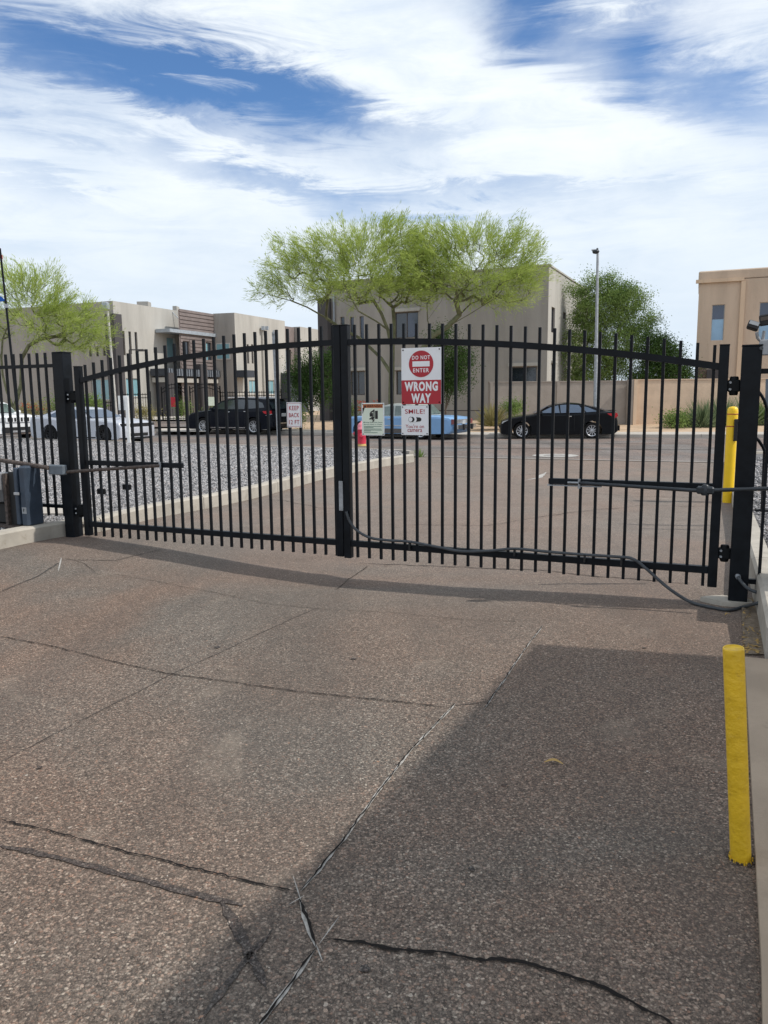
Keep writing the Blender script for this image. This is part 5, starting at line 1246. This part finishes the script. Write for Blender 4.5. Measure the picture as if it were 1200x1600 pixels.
palo_verde('t', 'palo verde tree with upright forked trunk directly behind the gate centre', (612, 657), 34.5,
    [[(612, 660, 0), (611, 620, 0), (612, 585, 0), (613, 545, 0)], [(613, 545, 0), (606, 515, -.3), (596, 490, -.5), (584, 470, -.8), (574, 445, -1)], [(613, 545, 0), (616, 510, .2), (614, 480, .4), (606, 455, .5), (607, 420, .6), (612, 390, .6)],
     [(611, 590, 0), (596, 560, .5), (575, 540, 1.0), (560, 527, 1.2)], [(606, 515, -.3), (588, 502, -.9), (560, 486, -1.5), (530, 468, -1.8), (505, 455, -2)], [(560, 527, 1.2), (535, 515, 1.4), (510, 497, 1.5), (480, 480, 1.6), (455, 470, 1.6), (425, 462, 1.4)], [(560, 486, -1.5), (540, 450, -1.2), (525, 420, -1)], [(614, 480, .4), (640, 445, .8), (655, 410, 1)]],
    [(430, 455, 38, 22, 1.2), (455, 420, 42, 42, .8), (500, 408, 50, 40, .4), (545, 398, 55, 44), (585, 422, 60, 45, -.6), (630, 388, 42, 42, .4), (600, 386, 52, 36), (560, 450, 60, 25, -.8), (500, 450, 50, 26), (655, 410, 36, 42), (650, 455, 38, 24, -.3), (620, 440, 50, 32)], 11, 1080)
palo_verde('t', 'palo verde tree leaning right behind the wrong way sign', (650, 657), 34.0,
    [[(646, 660, 0), (644, 620, 0), (650, 580, 0), (660, 545, 0), (676, 525, 0), (700, 510, .1), (718, 492, .2)], [(718, 492, .2), (735, 475, .3), (765, 462, .3), (785, 462, .3), (810, 455, .3)], [(718, 492, .2), (712, 470, -.3), (728, 445, -.5), (745, 420, -.5)], [(676, 525, 0), (668, 500, .5), (667, 475, .7), (677, 450, .8), (680, 415, .9)], [(700, 510, .1), (735, 490, -.6), (770, 468, -1)], [(668, 500, .5), (690, 470, 1.2), (700, 430, 1.3)]],
    [(690, 400, 42, 42, .6), (735, 395, 50, 42), (785, 388, 48, 36, .2), (815, 405, 38, 36), (825, 440, 28, 26), (790, 445, 45, 30, -.4), (745, 440, 50, 32, -.5), (700, 445, 38, 28, .5), (770, 465, 50, 20), (670, 430, 36, 40, -.4), (675, 392, 40, 34, .2), (730, 372, 40, 16)], 12, 800)
palo_verde('t', 'palo verde tree at the left edge beyond the parked cars', (30, 668), 35.0,
    [[(24, 668, 0), (22, 640, 0), (10, 610, 0), (4, 585, 0), (2, 560, 0)], [(24, 640, 0), (33, 600, .3), (34, 560, .3), (45, 540, .3), (62, 530, .3), (90, 525, .2), (115, 520, 0)], [(2, 560, 0), (4, 530, 0), (14, 505, 0), (28, 487, 0), (30, 468, 0)], [(45, 540, .3), (70, 505, -.4), (95, 495, -.6)], [(2, 560, 0), (-20, 520, 0), (-30, 480, 0)]],
    [(20, 450, 38, 38), (-30, 460, 50, 45), (60, 455, 36, 36), (90, 480, 38, 34), (120, 500, 40, 30), (148, 520, 28, 24), (80, 515, 50, 30, -.3), (40, 490, 40, 30), (120, 535, 38, 18), (-20, 510, 40, 30)], 13, 620)
def leafy_tree(name, label, base, Y, skel, ells, seed, nleaf, size, mt, bark, cat='tree', tips=220, droop=0.0, clump=26):
    rg = np.random.default_rng(seed); bz = np.array(at(*base, Y)); root = thing(name, Vector(bz), label, cat)
    tot = sum(e[2]*e[3] for e in ells); T = np.vstack([in_ell(e[0], e[1], e[2], e[3], Y, max(3, int(tips*e[2]*e[3]/tot)), rg, dy=e[4] if len(e) > 4 else 0) for e in ells])
    SK = [[np.array(at(px, py, Y+dy)) for px, py, dy in ln] for ln in skel]
    pos, par, rad, tp = grow(SK, T, .008, seed); V, F = branch_mesh(pos, par, rad, sides=6, rmax=.12); mesh_np('trunk' if cat == 'tree' else 'stems', V, F, bark, root)
    per = nleaf//len(tp); ti = np.repeat(np.array(tp), per); n = len(ti); clr = size*3.2
    C = pos[ti]+rg.normal(0, 1, (n, 3))*np.array([clr, clr, clr*.8])*rg.uniform(.6, 1.4, len(tp))[np.repeat(np.arange(len(tp)), per)][:, None]
    Dn = rg.normal(0, 1, (n, 3)); Dn[:, 2] -= droop; Dn /= np.linalg.norm(Dn, axis=1)[:, None]
    V, F = blades(C, Dn, rg.uniform(.7, 1.3, n)*size, rg.uniform(.22, .4, n)*size, rg)
    c = mesh_np('crown' if cat == 'tree' else 'foliage', V, F, mt, root); c['kind'] = 'stuff'; return root
leafy_tree('shade_tree', 'tall mid-green leafy tree behind the grey wall and street lamp', (930, 640), 43,
    [[(940, 640, 0), (938, 590, 0), (935, 540, 0), (940, 490, 0)], [(938, 590, 0), (915, 540, 0), (905, 490, 0)], [(938, 590, 0), (965, 540, 0), (980, 500, 0)]],
    [(935, 475, 34, 36), (962, 462, 26, 26), (975, 490, 28, 38), (915, 515, 26, 46), (955, 540, 42, 50), (905, 462, 12, 18), (935, 585, 50, 28), (985, 455, 12, 12), (898, 560, 16, 40), (995, 525, 16, 34), (925, 440, 16, 12), (1004, 470, 9, 16), (1012, 505, 9, 22), (890, 450, 6, 10), (960, 434, 18, 7), (1022, 500, 5, 10)], 21, 90000, .075, M['leaf_mid'], M['bark'], tips=560, droop=.6)
leafy_tree('evergreen_tree', 'dark dense evergreen behind the tan wall, right of the tall green tree', (1040, 600), 41,
    [[(1040, 620, 0), (1040, 590, 0), (1038, 560, 0)]],
    [(1040, 562, 26, 28), (1062, 572, 18, 20), (1020, 582, 24, 22), (1036, 538, 13, 16), (1073, 588, 10, 9), (1050, 592, 24, 12), (1000, 590, 16, 18), (1016, 550, 16, 24), (1022, 528, 10, 14)], 22, 32000, .08, M['leaf_dark'], M['bark'], tips=240)
leafy_tree('citrus_tree', 'small dark round tree behind the wrong way sign', (696, 657), 36.5,
    [[(697, 658, 0), (696, 640, 0), (698, 625, 0), (700, 600, 0)], [(696, 640, 0), (705, 615, 0), (715, 600, 0)]],
    [(700, 560, 26, 34), (712, 590, 24, 26), (690, 530, 18, 20), (695, 600, 20, 22), (722, 560, 14, 18)], 23, 16000, .075, M['leaf_dark'], M['bark'], tips=150)
leafy_tree('ornamental_tree', 'dark glossy small tree left of the gate centre', (487, 660), 37.5,
    [[(488, 670, 0), (486, 650, 0), (484, 630, 0), (482, 600, 0)], [(489, 670, 0), (497, 645, 0), (503, 615, 0)], [(486, 650, 0), (475, 625, 0), (470, 600, 0)]],
    [(485, 575, 28, 28), (500, 600, 26, 30), (470, 595, 18, 28), (480, 615, 22, 18), (512, 570, 14, 28), (460, 590, 8, 18)], 24, 20000, .075, M['leaf_dark'], M['bark'], tips=190)
def shrub(label, px, py, rx, ry, Y, seed, n, size, mt, name='shrub', zb=.25):
    return leafy_tree(name, label, (px, py+ry), Y, [[(px, py+ry+2, 0), (px, py+ry*.4, 0)]], [(px, py, rx, ry)], seed, n, size, mt, M['bark'], 'shrub', tips=40)
shrub('round clipped green bush behind the bonnet of the black coupe', 803, 637, 12, 9, 34.2, 31, 2600, .06, M['leaf_mid'])
shrub('dense dark green bush left of the spiky plants by the tan wall', 1055, 657, 14, 12, 33.6, 32, 3200, .07, M['leaf_mid'])
shrub('green shrub below the ornamental tree behind the keep back sign', 463, 650, 10, 12, 37, 33, 1800, .07, M['leaf_mid'])
shrub('green shrub behind the left gate post and silver coupe', 92, 634, 9, 9, 41, 34, 1500, .08, M['leaf_mid'])
shrub('green shrub behind the silver coupe roof', 143, 631, 16, 8, 41, 35, 2000, .08, M['leaf_mid'])
shrub('olive ground shrub beside the low iron fence', 228, 644, 17, 6, 43, 36, 1600, .07, M['leaf_straw'])
shrub('bright green shrub beside the entry keypad', 287, 637, 7, 9, 44, 37, 900, .07, M['leaf_mid'])
shrub('green shrub with the small notice before it', 332, 645, 10, 8, 46, 38, 900, .07, M['leaf_mid'])
shrub('green weedy shrub between the two palo verde trunks and the blue sedan', 548, 640, 8, 8, 35.5, 39, 900, .07, M['leaf_mid'])
shrub('red flowering shrub left of the silver coupe', 50, 640, 22, 9, 40, 40, 1900, .07, M['leaf_straw'])
def flowers(label, pts, Y, seed):
    rg = np.random.default_rng(seed); C = np.vstack([in_ell(px, py, rx, ry, Y, n, rg) for px, py, rx, ry, n in pts]); D_ = rg.normal(size=C.shape); D_ /= np.linalg.norm(D_, axis=1)[:, None]
    V, F = blades(C, D_, np.full(len(C), .07), np.full(len(C), .03), rg); o = mesh_np('flowers', V, F, M['flower']); return tag(o, label, 'flowers', kind='stuff')
flowers('red flowers on the shrub left of the silver coupe', [(42, 633, 16, 4, 60), (64, 639, 10, 3, 20)], 39.6, 1)
flowers('red flowers behind the blue sedan beside the warning sign', [(562, 628, 10, 3, 45), (560, 638, 8, 4, 35), (590, 626, 8, 2, 16)], 34.4, 2)
def spiky(label, px, py, r_, h_, Y, seed, n, mt, width=.02):
    rg = np.random.default_rng(seed); b_ = np.array(at(px, py, Y)); root = thing('spiky_plant', Vector(b_), label, 'plant', None); m_ = Y/FPX
    an = rg.uniform(0, 2*PI, n); el = rg.uniform(.15, 1.45, n); D_ = np.stack([np.cos(an)*np.cos(el), np.sin(an)*np.cos(el), np.sin(el)], 1)
    L = (r_*np.cos(el)+h_*np.sin(el))*m_*rg.uniform(.7, 1.05, n); C = b_+D_*.04; V, F = blades(C, D_, L, np.full(n, width), rg); c = mesh_np('leaves', V, F, mt, root); c['kind'] = 'stuff'; return root
spiky('pale grey-green spiky plant against the tan wall, right of the dark bush', 1097, 670, 26, 44, 33.8, 51, 420, M['leaf_grey'], .018)
spiky('spiky plant half hidden by the right gate stile', 1128, 668, 22, 50, 34.2, 52, 380, M['leaf_grey'], .018)
spiky('low grey spiky plant between the dark bush and the pale one', 1076, 668, 18, 26, 34.6, 53, 220, M['leaf_grey'], .016)
spiky('straw coloured spiky plant behind the nose of the black coupe', 768, 667, 24, 34, 34.0, 54, 340, M['leaf_straw'], .018)
spiky('tall green spiky plant right of the sleeved bollard', 1168, 668, 24, 48, 34.5, 55, 380, M['leaf_grey'], .02)
spiky('green spiky plant seen through the right side fence', 1194, 668, 24, 40, 34.5, 56, 380, M['leaf_mid'], .02)
spiky('small weed growing at the tip of the left kerb', 655, 719, 9, 16, 21.4, 57, 60, M['leaf_mid'], .012)

# ------------------------------------------------------------------ cars
def wheel(root, x, y, r, side, spokes, rimm, w=.22, rim_frac=.68):
    wh = bpy.data.objects.new('wheel', None); COL.objects.link(wh); wh.parent = root; wh.location = (x, y, r)
    def add(name, mb, mt, bevel=0):
        me_o = mb.build(name, mt, bevel=bevel); me_o.parent = wh; return me_o
    rr_ = r*rim_frac
    add('tyre', MB().lathe((0, 0, 0), [(rr_, -w/2+.01), (r*.93, -w/2), (r, -w/2+.03), (r, w/2-.03), (r*.93, w/2), (rr_, w/2-.01), (rr_*.97, w/2-.06), (rr_*.97, -w/2+.06), (rr_, -w/2+.01)], 28, 'y', cap=False), M['tyre'])
    rm = MB(); s = side
    rm.lathe((0, 0, 0), [(rr_*1.0, s*(w/2-.006)), (rr_*.90, s*(w/2-.012)), (rr_*.88, s*(w/2-.06))], 28, 'y', cap=False)
    rm.lathe((0, 0, 0), [(0, s*(w/2-.02)), (rr_*.16, s*(w/2-.02)), (rr_*.2, s*(w/2-.05))], 14, 'y', cap=False)
    for k in range(spokes):
        a = 2*PI*k/spokes+.2; c = Vector((math.cos(a)*rr_*.53, s*(w/2-.032), math.sin(a)*rr_*.53)); R = Matrix.Rotation(-a, 3, 'Y')
        rm.box(c, (rr_*.78, .02, rr_*(.24 if spokes < 8 else .13)), R)
    add('rim', rm, rimm)
    add('dark_backing', MB().lathe((0, 0, 0), [(rr_*.93, s*(w/2-.10)), (0, s*(w/2-.10))], 20, 'y'), M['trim'])  # dark disc put behind the spokes for the shaded gaps of the rim
    return wh
def car(name, label, loc, yaw, spec):
    root = thing(name, Vector((0, 0, 0)), label, 'car'); g = spec; L, W = g['L'], g['W']; hw = W/2
    xf, xr, r = g['xf'], g['xr'], g['r']; ar = r+g.get('gap', .055); zb = g['zb']
    # outline: bottom from the front to the rear with arches, then top from the rear to the front
    def arch(xc):
        out = []
        a0_ = math.asin(max(-.9, min(.9, (zb-r)/ar)))
        for k in range(13):
            a = a0_+(PI-2*a0_)*k/12; out.append((xc+math.cos(a)*ar, r+math.sin(a)*ar))
        return out
    outline = [(g['top'][0][0], zb+.06), (g['top'][0][0]-.12, zb)]+arch(xf)+arch(xr)+[(g['top'][-1][0]+.12, zb+.02), (g['top'][-1][0], zb+.12)]+list(reversed(g['top']))
    zc = .62
    def shr(x, z, e, ex):
        xm = xf+ar+.02; xn = xr-ar-.02
        if x > xm: x = xm+(x-xm)*(1-ex)
        if x < xn: x = xn+(x-xn)*(1-ex)
        top_z = max(z_ for _, z_ in g['top'])
        if z > r+ar+.005 or (z > .5 and (x > xm or x < xn)): z = z-e*max(0, (z-.45))/max(.2, (top_z-.45))
        return x, z
    slices = [(-1, .10, .20), (-.975, .035, .11), (-.90, .008, .06), (-.6, 0, .015), (0, -.012, 0), (.6, 0, .015), (.90, .008, .06), (.975, .035, .11), (1, .10, .20)]
    vs = []; n = len(outline)
    for t, e, ex in slices:
        for x, z in outline:
            X_, Z_ = shr(x, z, e, ex); vs.append(Vector((X_, t*hw, Z_)))
    fs = []
    for k in range(len(slices)-1):
        for i in range(n): j = (i+1) % n; fs.append((k*n+i, k*n+j, (k+1)*n+j, (k+1)*n+i))
    mb = MB(); mb.add(vs, fs, False); mb.add(vs[:n], [tuple(range(n))]); mb.add(vs[-n:], [tuple(range(n))])
    body = mb.build('body', g['paint'], root)
    bm = bmesh.new(); bm.from_mesh(body.data); bmesh.ops.remove_doubles(bm, verts=bm.verts, dist=.0005); bmesh.ops.recalc_face_normals(bm, faces=bm.faces)
    for f in bm.faces: f.smooth = len(f.verts) == 4
    for e in bm.edges:
        if e.calc_face_angle(0) > math.radians(38): e.smooth = False
    bm.to_mesh(body.data); bm.free()
    # dark underbody
    MB().box(((xf+xr)/2, 0, zb+.14), (xf-xr+ar*1.6, W*.80, .26)).build('underbody', M['trim'], root)
    # greenhouse
    ztop = max(z for _, z in g['gh']); zbelt = min(z for _, z in g['gh']); wb_, wt_ = hw-.05, hw-g.get('tumble', .25)
    def yh(z): return wb_+(wt_-wb_)*max(0, (z-zbelt))/(ztop-zbelt)
    gh = g['gh']; vs = []; k = len(gh)
    base = [(x, z-.06 if z < zbelt+.02 else z) for x, z in gh]
    for t in (-1, -.75, 0, .75, 1):
        for x, z in base: vs.append(Vector((x, t*yh(z), z+(.03*(1-t*t) if z > zbelt+.1 else 0)-(.012 if abs(t) == 1 and z > zbelt+.1 else 0))))
    fs = [(a*k+i, a*k+i+1, (a+1)*k+i+1, (a+1)*k+i) for a in range(4) for i in range(k-1)]
    mb = MB(); mb.add(vs, fs, True); mb.add(vs[:k], [tuple(range(k))]); mb.add(vs[-k:], [tuple(range(k))]); mb.build('roof', g.get('roofpaint', g['paint']), root)
    gl = g.get('glass', M['car_glass'])
    for side in (-1, 1):
        for poly in g['win']:
            pts = [Vector((x, side*(yh(z)+.004), z)) for x, z in poly]; MB().prism(pts, (0, side*.008, 0)).build('side_window', gl, root)
        for poly, mt in g.get('side', []):
            pts = [Vector((x, side*(hw+.001), z)) for x, z in poly]; MB().prism(pts, (0, side*.010, 0)).build('side_trim', mt, root)
        for (x, z, w_) in g.get('handles', []): MB().box((x, side*(hw+.004), z), (w_, .03, .028)).build('door_handle', g.get('handle_mat', M['chrome']), root)
        mx, mz = g['mirror']; MB().box((mx, side*(hw+.06), mz), (.14, .20, .12), top=.8).build('wing_mirror', g.get('mirror_mat', g['paint']), root, bevel=.02)
        for xd in g.get('doors', []): MB().box((xd, side*(hw-.0005), .62), (.008, .006, .62)).build('door_gap', M['trim'], root)
        for (xw) in (xf, xr): wheel(root, xw, side*(hw-.125), r, side, g['spokes'], g['rim'])
        for nm, poly, y0, y1, mt in g.get('corner', []):
            pts = [Vector((x, side*(y0), z)) for x, z in poly]; MB().prism(pts, (0, side*(y1-y0), 0)).build(nm, mt, root)
    # windscreens
    def screen(i, nm, f0=.08, f1=.92):
        (x0, z0), (x1, z1) = gh[i], gh[i+1]; d = Vector((x1-x0, 0, z1-z0)); nrm = Vector((-d.z, 0, d.x)).normalized()
        if nrm.z < 0: nrm = -nrm
        a = Vector((x0, 0, z0))+d*f0+nrm*.034; c = Vector((x0, 0, z0))+d*f1+nrm*.034
        ya, yc = yh(a.z)-.10, yh(c.z)-.10; MB().prism([(a.x, -ya, a.z), (a.x, ya, a.z), (c.x, yc, c.z), (c.x, -yc, c.z)], nrm*.008).build(nm, gl, root)
    screen(g['ws'][0], 'windscreen'); screen(g['ws'][1], 'rear_window')
    for nm, x0, x1, y0, y1, z0, z1, mt in g.get('boxes', []):
        MB().box(((x0+x1)/2, (y0+y1)/2, (z0+z1)/2), (abs(x1-x0), abs(y1-y0), abs(z1-z0))).build(nm, mt, root, bevel=.006)
    root.location = loc; root.rotation_euler = (0, 0, yaw); return root
def arc_yaw(v): return math.atan2(v.y, v.x)
# black coupe, facing left
yaw_c = PI-math.radians(8)
cpe = dict(L=4.45, W=1.75, xf=1.42, xr=-1.22, r=.315, zb=.17, paint=M['cp_black'], spokes=10, rim=M['rim'],
    top=[(2.28, .52), (2.20, .68), (1.95, .79), (1.5, .87), (1.0, .94), (.85, .97), (0, .96), (-1.0, 1.0), (-1.55, 1.04), (-2.0, 1.05), (-2.10, 1.02), (-2.20, .70), (-2.22, .45)],
    gh=[(1.0, .93), (.35, 1.26), (.1, 1.33), (-.35, 1.36), (-.75, 1.33), (-1.2, 1.22), (-1.80, 1.03)], ws=(0, 5), tumble=.30,
    win=[[(.78, .99), (.33, 1.21), (.05, 1.28), (.0, .99)], [(-.04, .99), (-.02, 1.285), (-.35, 1.31), (-.72, 1.28), (-.95, 1.0)], [(-1.0, 1.01), (-.80, 1.26), (-1.05, 1.20), (-1.42, 1.04)]],
    glass=M['car_glass_blue'], handles=[(-.35, .86, .18)], mirror=(.72, 1.0), doors=[.85, -.55],
    corner=[('tail_light', [(-1.75, .96), (-2.13, .98), (-2.16, .86), (-2.05, .78)], .80, .885, M['tail']), ('headlight', [(1.85, .76), (2.16, .68), (2.20, .60), (1.95, .64)], .60, .872, M['lens'])],
    boxes=[('licence_plate', -2.235, -2.215, -.16, .16, .62, .76, M['lens']), ('rear_bumper', -2.27, -2.1, -.70, .70, .30, .50, M['cp_black']), ('grille', 2.25, 2.30, -.45, .45, .42, .52, M['trim']), ('spoiler', -2.12, -1.92, -.70, .70, 1.06, 1.075, M['cp_black'])])
pa = at(871, 684, 30.6); car('parked_car', 'black two-door coupe parked facing left at the far kerb', (pa.x, pa.y, .004), yaw_c, cpe)
# dark suv
suv = dict(L=4.99, W=1.95, xf=1.50, xr=-1.40, r=.385, zb=.24, paint=M['cp_navy'], spokes=10, rim=M['rim'],
    top=[(2.46, .62), (2.42, .88), (2.25, 1.00), (1.8, 1.08), (1.30, 1.13), (1.0, 1.15), (0, 1.14), (-1.5, 1.17), (-2.2, 1.15), (-2.36, 1.10), (-2.42, .80), (-2.45, .50)],
    gh=[(1.25, 1.10), (.50, 1.56), (.2, 1.64), (-.5, 1.70), (-1.4, 1.68), (-2.0, 1.62), (-2.36, 1.12)], ws=(0, 5), tumble=.26,
    win=[[(1.0, 1.18), (.50, 1.49), (.22, 1.57), (.15, 1.17)], [(.08, 1.17), (.12, 1.58), (-.45, 1.62), (-.85, 1.61), (-.9, 1.18)], [(-.97, 1.18), (-.93, 1.61), (-1.45, 1.58), (-1.85, 1.45), (-2.0, 1.24)]],
    handles=[(.0, 1.05, .20), (-1.0, 1.07, .20)], mirror=(.92, 1.20), doors=[1.02, .1, -.92],
    side=[([(1.05, .30), (-.95, .30), (-.95, .34), (1.05, .34)], M['chrome'])],
    corner=[('tail_light', [(-1.95, 1.08), (-2.38, 1.10), (-2.40, .96), (-2.25, .90), (-2.0, 1.0)], .88, .985, M['tail']), ('reflector_strip', [(-2.1, .895), (-2.41, .955), (-2.41, .93), (-2.2, .86)], .90, .983, M['lens'])],
    boxes=[('licence_plate', -2.47, -2.44, -.18, .18, .82, .97, M['lens']), ('rear_bumper', -2.50, -2.3, -.80, .80, .38, .58, M['cp_navy']), ('bumper_trim', -2.515, -2.45, -.45, .45, .50, .54, M['chrome']), ('roof_spoiler', -2.28, -1.95, -.62, .62, 1.60, 1.64, M['cp_navy']), ('roof_rail', -1.7, .2, .66, .69, 1.70, 1.735, M['chrome']), ('roof_rail', -1.7, .2, -.69, -.66, 1.70, 1.735, M['chrome'])])
ps = on_z(373, 676.5, 0); ps = at(377, 676, 37.2)
car('parked_suv', 'dark navy suv with red tail light parked at the far kerb on the left', (ps.x, ps.y, .004), PI-math.radians(26), suv)['category'] = 'suv'
# faded blue sedan
sed = dict(L=5.35, W=1.88, xf=1.48, xr=-1.20, r=.33, zb=.22, paint=M['cp_blue'], roofpaint=M['cp_blue_roof'], spokes=8, rim=M['chrome'],
    top=[(2.22, .50), (2.23, .80), (2.1, .88), (1.7, .90), (1.0, .92), (0, .92), (-1.2, .93), (-1.9, .92), (-2.5, .86), (-2.62, .80), (-2.62, .50)],
    gh=[(1.05, .90), (.55, 1.32), (.3, 1.375), (-.6, 1.38), (-.95, 1.34), (-1.35, .92)], ws=(0, 4), tumble=.24,
    win=[[(.88, .95), (.50, 1.28), (.05, 1.31), (.02, .95)], [(-.05, .95), (-.02, 1.31), (-.62, 1.30), (-.72, .95)], [(-.79, .95), (-.69, 1.29), (-.88, 1.25), (-1.18, .95)]],
    glass=M['car_glass_green'], handles=[(.15, .80, .16), (-.7, .80, .16)], mirror=(.85, .98), mirror_mat=M['chrome'], doors=[1.05, 0.0, -.85],
    side=[([(1.3, .42), (1.3, .24), (-.78, .24), (-.78, .42)], M['sill']), ([(1.3, .55), (1.3, .52), (-.8, .52), (-.8, .55)], M['chrome'])],
    corner=[('tail_light', [(-2.52, .80), (-2.63, .78), (-2.63, .60), (-2.52, .60)], .74, .925, M['tail_old'])],
    boxes=[('rear_bumper', -2.80, -2.62, -.90, .90, .42, .58, M['chrome']), ('front_bumper', 2.25, 2.40, -.90, .90, .40, .56, M['chrome']), ('rear_panel', -2.645, -2.61, -.68, .68, .62, .78, M['sign_alu']), ('licence_plate', -2.66, -2.64, -.16, .16, .60, .74, M['lens']),
           ('bumper_guard', -2.86, -2.79, -.45, -.35, .38, .60, M['trim']), ('bumper_guard', -2.86, -2.79, .35, .45, .38, .60, M['trim'])])
pb = at(631, 684, 31.6); car('parked_car', 'faded light blue old sedan parked behind the hanging signs', (pb.x, pb.y+.0, .004), PI-math.radians(29), sed)
# silver coupe facing right
mus = dict(L=4.78, W=1.91, xf=1.50, xr=-1.22, r=.345, zb=.19, paint=M['cp_silver'], spokes=10, rim=M['rim_dark'],
    top=[(2.36, .42), (2.38, .66), (2.30, .80), (2.0, .87), (1.4, .93), (.80, .97), (0, .95), (-.8, .97), (-1.2, 1.03), (-1.9, 1.05), (-2.3, 1.02), (-2.36, .80), (-2.34, .45)],
    gh=[(.85, .93), (.15, 1.29), (-.1, 1.36), (-.5, 1.38), (-.9, 1.34), (-1.85, 1.03)], ws=(0, 4), tumble=.30,
    win=[[(.62, .99), (.10, 1.25), (-.12, 1.31), (-.52, 1.31), (-.60, .98)], [(-.68, 1.0), (-.62, 1.30), (-.90, 1.27), (-1.30, 1.10), (-1.2, 1.02)]],
    glass=M['car_glass_blue'], handles=[(-.45, .86, .16)], handle_mat=M['cp_silver'], mirror=(.58, 1.02), doors=[.62, -.62],
    side=[([(1.1, .22), (1.1, .27), (-.85, .27), (-.85, .22)], M['trim'])],
    corner=[('headlight', [(2.05, .80), (2.33, .77), (2.36, .68), (2.1, .72)], .62, .90, M['trim'])],
    boxes=[('grille', 2.30, 2.385, -.60, .60, .64, .77, M['trim']), ('lower_intake', 2.30, 2.37, -.50, .50, .28, .40, M['trim']), ('front_splitter', 2.25, 2.39, -.70, .70, .17, .21, M['trim']), ('rear_spoiler', -2.32, -2.1, -.70, .70, 1.05, 1.08, M['cp_silver'])])
pm = at(145, 695, 30.6); car('parked_car', 'silver two-door coupe with dark wheels parked facing right at the near kerb', (pm.x, pm.y, .004), -math.radians(24), mus)
# white suv
jp = dict(L=4.4, W=1.85, xf=1.35, xr=-1.35, r=.36, zb=.27, paint=M['cp_white'], spokes=5, rim=M['rim_dark'],
    top=[(2.10, .60), (2.13, .95), (2.05, 1.05), (1.7, 1.10), (1.0, 1.14), (0, 1.12), (-1.2, 1.14), (-2.0, 1.14), (-2.15, 1.05), (-2.18, .55)],
    gh=[(.95, 1.12), (.45, 1.55), (.2, 1.62), (-.6, 1.66), (-1.5, 1.63), (-1.95, 1.55), (-2.1, 1.15)], ws=(0, 5), tumble=.24,
    win=[[(.75, 1.17), (.42, 1.48), (.15, 1.55), (.1, 1.16)], [(.03, 1.16), (.05, 1.56), (-.75, 1.58), (-.8, 1.16)], [(-.87, 1.17), (-.85, 1.57), (-1.5, 1.53), (-1.75, 1.22)]],
    glass=M['car_glass_green'], handles=[(-.1, 1.02, .18), (-1.0, 1.02, .18)], mirror=(.78, 1.2), doors=[.85, .05, -.85],
    side=[([(1.0, .30), (-1.0, .30), (-1.0, .42), (1.0, .42)], M['trim'])],
    corner=[('headlight', [(1.95, .98), (2.12, .98), (2.14, .82), (1.95, .82)], .55, .885, M['lens']), ('marker_light', [(1.85, .95), (1.95, .95), (1.95, .88), (1.85, .88)], .90, .93, M['tail'])],
    boxes=[('grille_frame', 2.10, 2.16, -.56, .56, .78, 1.0, M['cp_white']), ('lower_bumper', 2.05, 2.17, -.72, .72, .34, .58, M['trim']), ('skid_plate', 2.12, 2.19, -.35, .35, .36, .44, M['rim'])]+[('grille_slot', 2.15, 2.175, y-.045, y+.045, .81, .97, M['trim']) for y in (-.45, -.30, -.15, 0, .15, .30, .45)])
pj_ = at(-18, 689, 33.3); car('parked_suv', 'white suv with slotted grille parked behind the silver coupe', (pj_.x, pj_.y, .004), -math.radians(30), jp)['category'] = 'suv'

# ------------------------------------------------------------------ carport on the right (outside the picture) whose shade falls across the foreground
cp = thing('carport', (6, 3, 0), 'flat white carport roof on posts to the right of the drive', 'carport')
HC = 5.2; sh_off = Vector((sh.x, sh.y, 0))*(HC/math.tan(SUN_EL))
edge = [on_z(px, py, 0) for px, py in [(850, 1000), (600, 1256), (470, 1372), (395, 1438), (290, 1535), (150, 1680)]]
g0 = edge[0]; dx = (on_z(1160, 1021, 0)-g0).normalized(); dy = (edge[-1]-g0).normalized()
poly = [v+sh_off for v in edge]; poly = poly+[poly[-1]+dy*4, poly[-1]+dy*4+dx*6.5, poly[0]+dx*6.5]
MB().prism([Vector((v.x, v.y, HC)) for v in poly], (0, 0, .03)).build('roof', M['whitepaint'], cp)
for a_, b_ in ((2.2, .6), (2.2, 6.2), (6.0, .6), (6.0, 6.2)):
    v = g0+sh_off+dx*a_+dy*b_
    MB().box(Vector((v.x, v.y, HC/2)), (.1, .1, HC-.002)).build('post', M['black'], cp)
